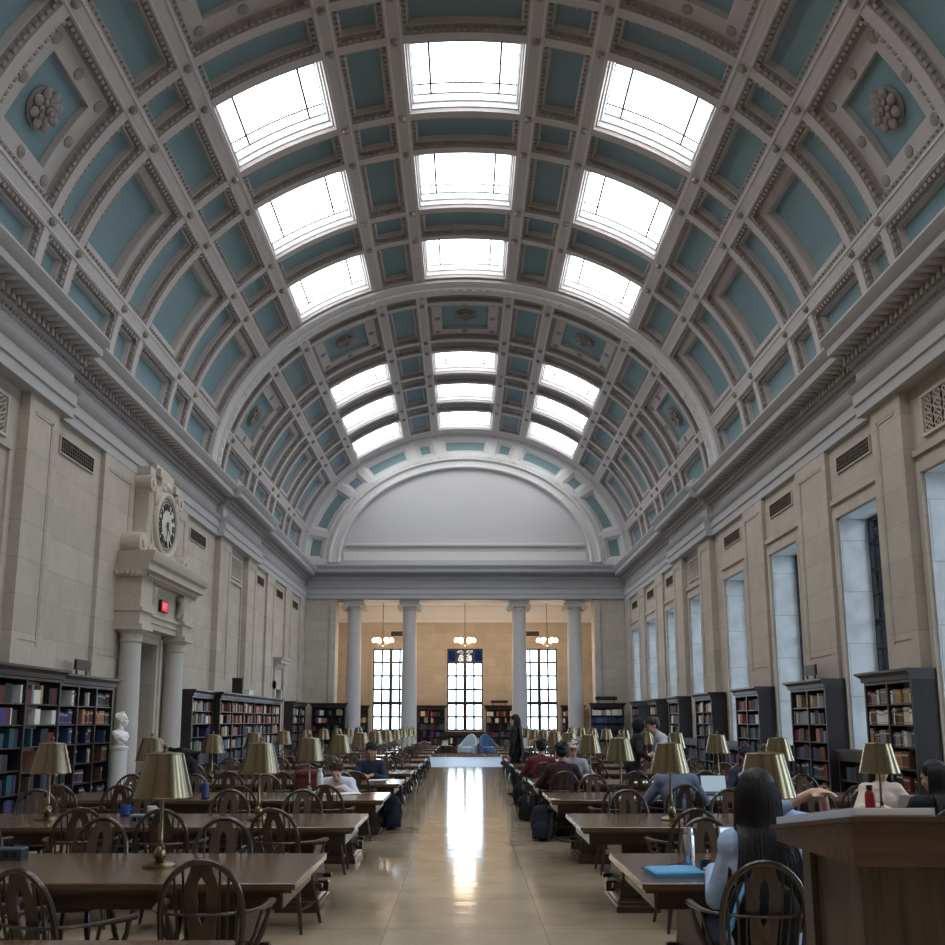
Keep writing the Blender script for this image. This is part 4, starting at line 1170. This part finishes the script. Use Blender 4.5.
def person(label,x,y,head,top,bottom,hair='short',hairm='hairblack',skin='skin',seated=True,lean=.15,hpitch=-.2,hyaw=0.,wr=None,s=1.0,vox=.012,sleeve=1.0,group=None,hood=False,glasses=False,cap=None,tail=.95,hands=True,sit=.48,wid=.155,eb=.8):
    s*=.965; x*=1.058; y=FY(y)
    hz=sit if seated else .93*s
    up=Vector((0,sin(lean),cos(lean))); hip=Vector((0,0,hz))
    T=lambda k:hip+up*(k*s)
    neck=T(.52); hd=neck+Vector((0,sin(lean*.7+(-hpitch)*.45),cos(lean*.7+(-hpitch)*.45)))*(.165*s)
    if wr is None: wr=[(-.17,.40,.77),(.17,.40,.77)] if seated else [(-.24,.08,hz-.06),(.24,.10,hz-.06)]
    shl=[T(.455)+Vector((k*wid*s,0,0)) for k in (-1,1)]
    arms=[]
    for k,(S,W) in enumerate(zip(shl,wr)):
        sx=-1 if k==0 else 1
        arms.append((S,)+ik(S,W,.285*s,.255*s,(sx*eb,-.25,-.7)))
    legs=[]
    for sx in (-1,1):
        hp=hip+Vector((sx*.085*s,0,-.02))
        if seated: kn=Vector((sx*.12,.43*s,.48)); an=Vector((sx*.12,.42*s,.085))
        else: kn=Vector((sx*.10,.03,.50*s)); an=Vector((sx*.11,-.01,.085))
        legs.append((hp,kn,an))
    def torso(m,g):
        R=Matrix.Rotation(-lean,3,'X')
        m.ell(T(.02),(.165*s+g,.120*s+g,.13*s+g),14,9,rot=R); m.ell(T(.18),(.140*s+g,.105*s+g,.20*s),14,9,rot=R)
        m.ell(T(.34),(.165*s+g,.115*s+g,.17*s+g*.5),14,9,rot=R)
        for S in shl: m.ell(S,(.066*s+g,)*3,10,7); m.limb(T(.46),S,.075*s+g,.062*s+g)
    def arm(m,g,frac=1.0):
        for S,E_,W in arms:
            m.limb(S,E_,.052*s+g,.042*s+g)
            if frac>.5: m.limb(E_,E_.lerp(W,min(1,(frac-.5)*2)),.041*s+g,.031*s+g)
    def leg(m,g):
        for h,k,a in legs: m.limb(h,k,.088*s+g,.060*s+g); m.limb(k,a,.058*s+g,.040*s+g)
    b=MB()
    torso(b,0); arm(b,0); leg(b,0); b.limb(T(.48),hd+Vector((0,-.01,-.06*s)),.056*s,.052*s)
    head_geo(b,hd,hyaw,hpitch,0,s)
    if hands:
        for k,(S,E_,W) in enumerate(arms):
            sx=-1 if k==0 else 1
            d=(W-E_).normalized(); d=Vector((d.x*.6-sx*.25,d.y,d.z*.3-.12)).normalized()
            sd=d.cross(Vector((0,0,1))).normalized(); dn=Vector((0,0,-1))
            b.limb(W,W+d*.045,.026*s,.034*s,8); b.limb(W+d*.045+sd*.018,W+d*.085+sd*.024,.022,.018,8); b.limb(W+d*.045-sd*.018,W+d*.085-sd*.024,.022,.018,8)
            for j,(o_,l_) in enumerate(((-.034,.062),(-.012,.076),(.012,.080),(.034,.068))):
                p0=W+d*.085+sd*o_; p1=p0+d*l_*.5+dn*.008; p2=p1+d*l_*.42+dn*.024
                b.limb(p0,p1,.0105,.0095,7); b.limb(p1,p2,.0095,.008,7)
            tb=W+d*.03-sd*sx*.028*-1; t1=tb+d*.035+sd*sx*.030; t2=t1+d*.035+sd*sx*.004
            b.limb(tb,t1,.013,.011,7); b.limb(t1,t2,.011,.009,7)
    o=remesh(b,'person',M[skin],vox,None,4)
    o.location=(x,y,0); o.rotation_euler=(0,0,head)
    tag(o,label,'person',group)
    c=MB(); torso(c,.020); arm(c,.014,sleeve)
    R=Matrix.Rotation(-lean,3,'X'); c.ell(T(.0),(.185*s,.145*s,.14*s),14,9,rot=R); c.limb(T(.49),T(.525),.075*s,.066*s)
    if hood: c.ell(hd+Vector((0,-.03,.01)),(.105,.115,.135),14,9); 
    remesh(c,'jacket' if hood else 'shirt',top,vox*1.15,o,4)
    c=MB(); leg(c,.014); c.ell(hip,(.17*s,.13*s,.12*s),14,9)
    remesh(c,'trousers',bottom,vox*1.3,o,4)
    for h,k,a in legs:
        f=MB(); f.ell(a+Vector((0,.055,-.038)),(.045,.13,.045),12,8); f.ell(a+Vector((0,-.01,-.02)),(.045,.06,.06),10,7)
        f.build('shoe',[M['black']],o)
    Rh=Matrix.Rotation(hyaw,3,'Z')@Matrix.Rotation(hpitch,3,'X')
    hh=MB()
    def he(p,r): hh.ell(hd+Rh@(Vector(p)*s),[q*s for q in r],18,12,rot=Rh)
    if not hood:
        he((0,-.026,.046),(.089,.100,.094)); he((0,-.05,-.0),(.083,.068,.075))
        if hair=='short':
            rr=random.Random(int(x*100)+int(y*10))
            for q in range(26):
                a=rr.uniform(0,2*PI); e_=rr.uniform(.1,1.35)
                he((.08*cos(a)*cos(e_),-.024+.088*sin(a)*cos(e_),.05+.088*sin(e_)),(.024,.026,.018))
        if hair=='bun': he((0,-.13,.07),(.05,.05,.05))
        if hair in('long','mid'):
            he((0,-.07,-.06),(.085,.05,.12))
            rr=random.Random(3); zb=tail
            for q in range(150):
                a=PI*.99+PI*1.02*(q%45)/44+rr.uniform(-.03,.03)
                r0=Vector((.087*cos(a),-.02+.094*sin(a)*1.0,.02))
                p0=hd+Rh@(r0*s)
                wz=min(zb+rr.uniform(-.02,.20),neck.z-.11-rr.uniform(0,.07))*(.75 if hair=='long' else .5)
                sp=1.25+rr.uniform(-.1,.35)
                ya=-.105*s+hd.y; back=sin(a)<-.15
                yb=T(.36).y-.150*s
                p0=hd+Rh@(Vector((.060*cos(a),-.02+.066*sin(a),.10))*s)
                p1=hd+Rh@(Vector((.093*cos(a),-.022+.102*sin(a),.01))*s)
                p2=Vector((hd.x+(p1.x-hd.x)*1.12,p1.y-.004,hd.z-.13*s))
                p3=Vector((hd.x+(p1.x-hd.x)*(.5*sp+.55),(p1.y*.35+yb*.65 if back else p1.y-.03),neck.z-.02))
                p4=Vector((hd.x+(p1.x-hd.x)*sp*1.12,(yb-.012 if back else p1.y-.05),(p3.z+wz)/2))
                p5=Vector((hd.x+(p1.x-hd.x)*sp*1.3,p4.y-.006,wz))
                kn=[p0,p1,p2,p3,p4,p5]; cv=[]
                for q2 in range(16):
                    tt=q2/15; i2=min(4,int(tt*5)); u2=tt*5-i2
                    A=kn[max(0,i2-1)]; B=kn[i2]; C_=kn[i2+1]; D_=kn[min(5,i2+2)]
                    cv.append(.5*((2*B)+(C_-A)*u2+(2*A-5*B+4*C_-D_)*u2*u2+(3*B-A-3*C_+D_)*u2**3))
                hh.tube(cv,[.010,.014,.017,.018,.018,.018,.018,.017,.016,.015,.013,.011,.009,.007,.005,.002],6)
        hm_=hh.build('hair',[M[hairm]],o)
    if cap:
        k=MB(); k.ell(hd+Rh@Vector((0,-.015,.06)),(.094,.106,.085),16,9,rot=Rh); k.ell(hd+Rh@Vector((0,.10,.055)),(.065,.07,.010),12,6,rot=Rh)
        k.build('cap',[cap],o)
    if not (hair=='long' and hpitch>-.19 and head==0):
        k=MB()
        for sx in (-1,1): k.ell(hd+Rh@(Vector((sx*.031,.088,.0))*s),(.012,.007,.007),8,6,rot=Rh)
        k.build('eyes',[M['eye']],o)
    if glasses:
        k=MB()
        for sx in (-1,1): k.tube([hd+Rh@Vector((sx*.034+.024*cos(a),.104,.0+.02*sin(a))) for a in [q*PI/6 for q in range(12)]],.003,5,True); k.tube([hd+Rh@Vector((sx*.058,.102,.004)),hd+Rh@Vector((sx*.08,.0,.004))],.003,5)
        k.build('glasses',[M['black']],o)
    return o
navy=cloth('navy',(34,42,62)); blk=cloth('black',(18,18,22)); jean=cloth('denim',(52,66,98)); maroon=cloth('maroon',(48,22,32))
bluegrey=cloth('bluegrey',(104,116,140),.3,90); cream=cloth('cream',(214,200,188),.05); ltblue=cloth('pale_blue',(160,182,216),.16,6); pale=cloth('pale_shirt',(208,210,220),.1,30)
greyt=cloth('grey',(186,190,202),.08); red=cloth('red_check',(92,34,40),.5,60); ltgrey=cloth('lightgrey',(150,156,168),.1)
person('person with long black hair and pale blue top, back turned, at right front table',1.45,4.58,0,ltblue,jean,'long','hairblack',lean=.06,hpitch=-.12,s=1.11,vox=.010,tail=.85,wid=.125,eb=.25,wr=[(-.16,.36,.785),(.14,.40,.785)])
person('person in a pale shirt bent low over papers on the third left table',-1.53,11.26,PI,pale,blk,'short','hairbrown',lean=.62,hpitch=-.75,wr=[(-.10,.46,.79),(.12,.50,.79)],sleeve=1.0,sit=.47)
person('person in a dark navy jacket with black hair looking down, at the fourth left table',-1.41,13.74,PI,navy,blk,'short','hairblack','skin2',lean=.22,hpitch=-.45,s=1.04,wr=[(-.08,.40,.785),(.10,.42,.785)])
person('person in a maroon sweater with short black hair, back turned, at fourth right table',1.28,11.95,0,maroon,blk,'short','hairblack','skin2',lean=.12,hpitch=-.2,s=1.07)
person('person in a red checked top, back turned, just beyond the maroon sweater',1.22,14.42,0,red,blk,'short','hairblack',lean=.12,hpitch=-.15,s=1.07)
person('person in a pale cap and glasses facing the camera across the fourth right table',1.62,13.72,PI,ltgrey,blk,'short','hairbrown',lean=.12,hpitch=-.15,s=1.07,glasses=True,cap=cloth('pale_cap',(190,180,172)))
person('person in a blue grey knit sweater, back turned, behind second right table lamp',2.22,9.52,0,bluegrey,blk,'short','hairblack',lean=.2,hpitch=-.3,s=1.1)
person('person with raised clasped hands behind the lamp on the nearest right table',2.05,6.36,PI,ltblue,blk,'short','hairblack',lean=.10,hpitch=-.15,sleeve=.62,wr=[(-.36,.22,1.09),(-.28,.27,1.12)],vox=.010)
person('person in a cream wide necked top facing the camera across the second right table',3.98,8.83,PI,cream,blk,'mid','hairblack',lean=.12,hpitch=-.12,wr=[(-.18,.40,.785),(.18,.40,.785)],vox=.010,tail=1.0)
person('person with long dark hair and dark top, back turned, at right photo edge',3.64,7.06,0,blk,blk,'long','hairblack',lean=.10,hpitch=-.25,hyaw=.7,s=1.03,vox=.011,tail=.9)
person('person in dark clothes and a navy cap facing the camera across the third right table',3.42,11.16,PI,navy,blk,'short','hairblack','skin2',lean=.14,hpitch=-.35,s=1.05,cap=navy)
person('person in a light grey T-shirt standing, leaning beside the hooded black coat',3.22,14.02,PI/2,greyt,blk,'short','hairbrown',seated=False,lean=.48,hpitch=-.35,s=1.04,sleeve=.42,wr=[(-.16,.40,1.05),(.16,.42,1.02)])
person('person in a hooded black coat standing bent among the right tables',2.58,14.05,-PI/2,blk,blk,'short','hairblack',seated=False,lean=.22,hpitch=-.3,s=1.0,hood=True,wr=[(-.2,.25,1.0),(.2,.25,1.0)])
person('person in black coat with long dark hair standing by the aisle far away',1.06,18.98,PI/2-.2,blk,blk,'mid','hairblack',seated=False,lean=.03,hpitch=-.05,s=1.05,tail=1.3)

# ------------------------------------------------------------------ bags
def backpack(label,x,y,z,rz,body,s=1.0,lean=0.,strap=True,straps=None):
    t=thing('backpack',label,'bag',(x,y,z),rz)
    R=Matrix.Rotation(lean,4,'X')@Matrix.Scale(s,4)
    m=MB(); m.ell((0,0,.22),(.16,.10,.23),16,11); m.box(-.13,.13,-.075,.075,.02,.34); m.ell((0,-.01,.36),(.13,.08,.10),14,8)
    o=remesh(m,'bag_body',body,.014,t,8); o.data.transform(R)
    m=MB(); m.ell((0,-.09,.14),(.125,.055,.12),14,9); m.box(-.1,.1,-.12,-.08,.04,.2)
    o=remesh(m,'pocket',body,.012,t,6); o.data.transform(R)
    m=MB(); m.tube([(-.04,.02,.445),(-.03,.02,.49),(.03,.02,.49),(.04,.02,.445)],.010,6)
    if strap:
        for k in (-1,1): m.tube([(k*.07,.07,.42),(k*.10,.14,.34),(k*.12,.15,.2),(k*.12,.08,.06)],[.022,.024,.02,.012],6,flat=.35)
        m.tube([(.12,.08,.05),(.20,.02,.012),(.30,-.10,.008),(.36,-.16,.006)],.010,5,flat=.5)
    o=m.build('straps',[straps or M['black']],t); o.data.transform(R)
backpack('navy backpack standing on the floor beside the fourth left table',-1.06,13.19,0,.3,navy,1.1)
backpack('navy backpack nearest the camera in the row along the right tables',1.0,11.94,0,-.2,cloth('bag_navy',(30,30,48)),1.05)
backpack('black backpack with trailing strap, middle of three along the right tables',.96,14.21,0,2.6,blk,.95)
backpack('black rounded backpack, farthest of three along the right tables',1.02,16.72,0,2.8,blk,.95)
t=thing('backpack','black bag with a bright blue strap wedged in the chair of the long haired person','bag',(1.36,4.408,.455))
m=MB(); m.ell((.03,0,.2),(.19,.032,.2),14,10); m.box(-.12,.18,-.025,.025,.01,.33); remesh(m,'bag_body',blk,.011,t,6)
M['bluestrap']=mat('blue_fabric',(96,176,228),.7)
m=MB(); m.tube([(-.06,-.03,.36),(-.11,-.034,.26),(-.14,-.03,.16),(-.17,-.025,.1)],[.02,.026,.024,.018],6,flat=.3); m.build('strap',[M['bluestrap']],t)

# ------------------------------------------------------------------ things on the tables
ZT_=.7305
t=thing('laptop_sleeve','bright blue laptop sleeve on the corner of the nearest right table','laptop sleeve',(1.15,5.14,ZT_),.10)
M['sleeve']=mat('sleeve_blue',(92,160,204),.7,var=.08,scale=8,bump=.2)
m=MB(); m.cbox(-.15,.15,-.115,.115,0,.032,.010); m.build('pouch',[M['sleeve']],t)
m=MB(); m.tube([(-.163,.116,.018),(0,.118,.018),(.163,.116,.018)],.004,5); m.tube([(.163,.116,.018),(.19,.11,.012)],.006,5); m.build('zip',[M['black']],t)
t=thing('flask','tall steel vacuum flask on the nearest right table','flask',(1.27,5.30,ZT_)); M['chrome']=mat('brushed_steel',(196,198,204),.22,1.0)
m=MB(); m.lathe([(.032,0),(.035,.01),(.035,.19),(.028,.205)],24); m.build('body',[M['chrome']],t)
m=MB(); m.lathe([(.029,.205),(.030,.235),(.026,.243)],24); m.build('lid',[M['chrome']],t)
def mug(label,x,y,c,h=.075,r=.037,cat='mug',nm='mug'):
    t=thing(nm,label,cat,(x,y,ZT_)); k=mat(nm+'_glaze',c,.35)
    m=MB(); m.lathe([(r*.8,0),(r,.012),(r,h),(r*.88,h),(r*.86,.015)],22); m.build('body',[k],t)
    m=MB(); m.tube([(r*.95,0,h*.8),(r*1.55,0,h*.75),(r*1.6,0,h*.35),(r*.95,0,h*.25)],.005,6); m.build('handle',[k],t)
mug('dark navy mug beside the steel flask',1.315,5.10,(26,30,48),.082,.04)
mug('blue mug near the far edge of the second left table',-3.02,8.2,(44,74,140),.10,.05)
mug('white mug next to the blue mug on the second left table',-2.80,8.24,(226,228,230),.085,.042)
mug('small blue cup in front of the dark haired person at the right edge',4.06,7.62,(96,150,206),.085,.045)
t=thing('case','small black glasses case behind the blue sleeve','case',(1.205,5.34,ZT_),.2); m=MB(); m.ell((0,0,.018),(.055,.03,.019),14,8); m.build('shell',[M['black']],t)
m=MB(); m.tube([(-.05,-.026,.02),(0,-.031,.02),(.05,-.026,.02)],.002,4); m.build('seam',[M['chrome']],t)
def laptop(label,x,y,rz,c=(196,200,206),ang=.32,screen=(206,222,240),em=.5):
    t=thing('laptop',label,'laptop',(x,y,ZT_),rz); k=mat('laptop_shell',c,.35,.6)
    m=MB(); m.cbox(-.16,.16,-.11,.11,0,.016,.004); m.build('base',[k],t)
    m=MB(); m.box(-.14,.14,-.02,.09,.016,.018); m.build('keyboard',[M['black']],t)
    R=Matrix.Translation((0,.11,.014))@Matrix.Rotation(-ang,4,'X')
    m=MB(); m.box(-.16,.16,0,.007,0,.215); o=m.build('lid',[k],t); o.data.transform(R)
    m=MB(); m.box(-.15,.15,-.002,0,.012,.205); q=m.build('screen',[emit('screen_glow',screen,em)],o); q.data.transform(R)
laptop('silver laptop open in front of the long haired person',1.66,5.40,-.05)
laptop('laptop with bright screen on the third right table',2.90,10.55,0,(60,60,66),.25,(190,214,228),.15)
laptop('white laptop open in front of the cream top',3.86,8.02,PI,(222,222,224),.3)
def bottle(label,x,y,c,cc,h=.26,r=.036):
    t=thing('bottle',label,'bottle',(x,y,ZT_)); k=mat('bottle_body',c,.3)
    m=MB(); m.lathe([(r*.9,0),(r,.01),(r,h*.7),(r*.9,h*.78),(r*.5,h*.86)],20); m.build('body',[k],t)
    m=MB(); m.lathe([(r*.55,h*.86),(r*.6,h*.87),(r*.6,h),(r*.5,h)],18); m.build('cap',[mat('bottle_cap',cc,.4)],t)
bottle('red bottle with a black cap in front of the cream top',3.50,7.95,(178,44,40),(20,20,22),.30,.045)
bottle('white bottle beside the bent person in the pale shirt',-1.70,10.72,(224,226,228),(236,236,236),.30,.04)
t=thing('can','navy and white drink can on the third left table','can',(-2.83,9.98,ZT_)); m=MB(); m.lathe([(.034,0),(.043,.012),(.043,.155),(.036,.17)],22); m.build('body',[mat('can_navy',(40,58,108),.35,.3,var=.4,scale=26)],t)
m=MB(); m.lathe([(.036,.17),(.037,.175),(.02,.173)],22); m.build('rim',[M['chrome']],t)
def papers(label,x,y,rz,n=2,w=.21,d=.29,c='paper'):
    t=thing('papers',label,'papers',(x,y,ZT_),rz)
    for i in range(n):
        m=MB(); a=(i-.5*(n-1))*.16; R=Matrix.Rotation(a,4,'Z')@Matrix.Translation((i*.12-.06*(n-1),i*.02,0))
        mm=MB(); mm.box(-w/2,w/2,-d/2,d/2,.0005+.002*i,.002+.002*i); m.add(mm,R); m.build('sheet',[M[c]],t)
papers('loose white papers under the bent person in the pale shirt',-1.42,10.62,.1,3)
papers('white papers in front of the person in the dark navy jacket',-1.22,13.1,.1,2)
papers('small notes beside the navy mug',1.46,5.08,.3,2,.10,.13)
papers('white papers on the fourth right table by the maroon sweater',1.66,12.72,-.2,3)
papers('white papers at the wall end of the fourth right table',2.5,12.6,.2,3)
papers('papers beside the blue grey sweater on the third right table',1.83,10.1,.1,2)
t=thing('cup','white paper cup beside the maroon sweater','cup',(1.52,12.55,ZT_)); m=MB(); m.lathe([(.028,0),(.042,.13)],20); m.build('body',[M['white']],t)
m=MB(); m.lathe([(.044,.13),(.044,.14),(.036,.148)],20); m.build('lid',[M['white']],t)
def outlet(label,x,y,n,rz=0,c=(110,116,126)):
    t=thing('outlet_box',label,'outlet box',(x,y,ZT_),rz); m=MB(); w=.07*n; m.cbox(-w,w,-.05,.05,0,.075,.008); m.build('housing',[mat('outlet_grey',c,.5)],t)
    for i in range(n):
        m=MB(); xx=-w+.07+.14*i; m.box(xx-.045,xx-.008,-.053,-.05,.02,.055); m.box(xx+.008,xx+.045,-.053,-.05,.02,.055); m.build('socket',[M['black']],t)
outlet('grey outlet box on the second left table under the lamp shade',-2.62,7.62,2)
outlet('blue grey outlet box at the left photo edge on the nearest left table',-2.80,5.66,2,0,(52,60,68))
# red and dark coats on chairs
def coat(label,x,y,rz,c,w=.24,z0=.42,h=.55,slump=0.):
    t=thing('coat',label,'coat',(x,y,0),rz)
    m=MB(); m.ell((0,-.29,z0+h*.55),(w,.06,h*.5),14,9); m.ell((0,-.24,z0+h*.98),(w*.95,.10,.07),14,8); m.ell((slump*.3,-.19,z0+h*.6),(w*.9,.035,h*.42),12,8)
    m.limb((-w*.8,-.28,z0+h*.8),(-w*1.1,-.30,z0+.05),.06,.045); m.limb((w*.8,-.28,z0+h*.8),(w*1.05,-.30,z0+.1),.06,.045)
    remesh(m,'coat_cloth',c,.016,t,5)
    m=MB(); m.tube([(-.09,-.30,z0+h*1.07),(0,-.34,z0+h*1.04),(.09,-.30,z0+h*1.07)],.022,7); remesh(m,'collar',c,.012,t,2)
coat('black coat draped over a chair at the fourth left table',-3.72,11.95,0,blk,.30,.45,.75)
coat('light grey and black jacket draped over a chair at the third right table',2.92,9.39,.1,ltgrey,.25,.45,.60)
coat('dark red jacket over a chair at the third left table',-2.05,11.75,PI,red,.2,.4,.5)

# ------------------------------------------------------------------ seats and table at the far end of the aisle
M['tubblue']=cloth('armchair_blue',(74,98,140),.1); M['tubpale']=cloth('armchair_pale',(168,190,200),.1)
def tub(label,x,y,rz,c,s=1.0):
    t=thing('tub_chair',label,'armchair',(x,y,0),rz)
    m=MB(); K=20; prev=None
    for i in range(K+1):
        a=-PI*.12+PI*1.24*i/K; h=.52+.5*max(0,sin(a))**1.5
        cs=[(r*cos(a),-r*sin(a),z) for r,z in ((.46,.16),(.47,h),(.43,h+.03),(.36,h),(.35,.16))]
        if prev:
            for j in range(5): m.quad(prev[j],prev[(j+1)%5],cs[(j+1)%5],cs[j])
        else: m.v+=cs; m.face([len(m.v)-5+j for j in range(5)])
        prev=cs
    m.v+=prev; m.face([len(m.v)-1-j for j in range(5)])
    m.build('shell',[c],t)
    m=MB(); m.lathe([(.34,.2),(.36,.24),(.36,.42),(.33,.46),(.2,.48)],24); m.build('seat_cushion',[c],t)
    for kx in (-1,1):
        for ky in (-1,1):
            m=MB(); m.tube([(kx*.28,ky*.28,.2),(kx*.33,ky*.33,0)],[.025,.016],8); m.build('leg',[M['chairwood']],t)
tub('blue grey tub armchair at the end of the aisle, arched back to the right',1.12,42.6,PI+.5,M['tubblue'])
tub('pale tub armchair at the end of the aisle, left of the blue one',.12,42.9,PI-.5,M['tubpale'])
def stack(label,x,y,z,n,c):
    rr=random.Random(n)
    t=thing('book_pile',label,'book pile',(x,y,z))
    zz=0
    for i in range(n):
        h=rr.uniform(.03,.06); m=MB(); w=rr.uniform(.2,.26); a=rr.uniform(-.3,.3); mm=MB(); mm.box(-w/2,w/2,-.14,.14,zz,zz+h); m.add(mm,Matrix.Rotation(a,4,'Z')); zz+=h
        m.build('volume',[rr.choice([BM['white'],BM['cream'],BM['navy'],BM['grey']])],t)
for x,lab in ((-1.75,'left of the aisle end'),(-.95,'just left of the pale armchair')):
    t=thing('side_table','low dark table with papers, '+lab,'side table',(x,43.4,0))
    m=MB(); m.cbox(-.34,.34,-.3,.3,.46,.5,.008); m.build('top',[M['oak']],t)
    for kx in (-1,1):
        for ky in (-1,1):
            m=MB(); m.box(kx*.29-.025,kx*.29+.025,ky*.25-.025,ky*.25+.025,0,.46); m.build('leg',[M['oak']],t)
    stack('pile of pale books on the low table '+lab,x,43.4,.501,4 if x<-1.2 else 5,0)

# ------------------------------------------------------------------ camera, daylight
cam=bpy.data.cameras.new('camera'); co=bpy.data.objects.new('camera',cam); COL.objects.link(co)
co.location=(0,0,1.6); co.rotation_euler=(PI/2+math.atan2(150,900),0,0)
cam.sensor_width=36; cam.lens=900*36/945; cam.shift_x=7.5/945; cam.shift_y=99.5/945; cam.clip_end=300
SC.camera=co
wd=bpy.data.worlds.new('overcast_sky'); SC.world=wd; wd.use_nodes=True
nt=wd.node_tree; L=nt.links.new; bg=nt.nodes['Background']
tc=N(nt,'ShaderNodeTexCoord'); sp=N(nt,'ShaderNodeSeparateXYZ'); L(tc.outputs['Generated'],sp.inputs[0])
cr=N(nt,'ShaderNodeValToRGB'); e=cr.color_ramp.elements
e[0].position=.47; e[0].color=(.42,.46,.50,1); e[1].position=.53; e[1].color=(.86,.94,1,1)
mr=N(nt,'ShaderNodeMapRange'); mr.inputs[1].default_value=-1; mr.inputs[2].default_value=1; L(sp.outputs[2],mr.inputs[0]); L(mr.outputs[0],cr.inputs[0])
L(cr.outputs[0],bg.inputs['Color']); bg.inputs['Strength'].default_value=WORLD
# daylight portals in the window openings
def portal(loc,rot,w,h):
    l=bpy.data.lights.new('portal','AREA'); l.shape='RECTANGLE'; l.size=w; l.size_y=h; l.cycles.is_portal=True
    o=bpy.data.objects.new('window_portal',l); COL.objects.link(o); o.location=loc; o.rotation_euler=rot
for yc,hw in BAYS: portal((XW+.69,yc,(ZS+ZT)/2),(0,PI/2,0),ZT-ZS,2*hw)
for x in WX: portal((x,YR+.45,(WZ0+WZ1)/2),(-PI/2,0,0),2*WH,WZ1-WZ0)
SC.view_settings.view_transform='Standard'; SC.view_settings.look='None'; SC.view_settings.gamma=1; SC.view_settings.use_curve_mapping=False
SC.view_settings.exposure=EXPO
cy=SC.cycles
cy.max_bounces=10; cy.diffuse_bounces=6; cy.glossy_bounces=4; cy.transmission_bounces=4; cy.transparent_max_bounces=8
cy.caustics_reflective=False; cy.caustics_refractive=False; cy.sample_clamp_indirect=6; cy.use_denoising=True
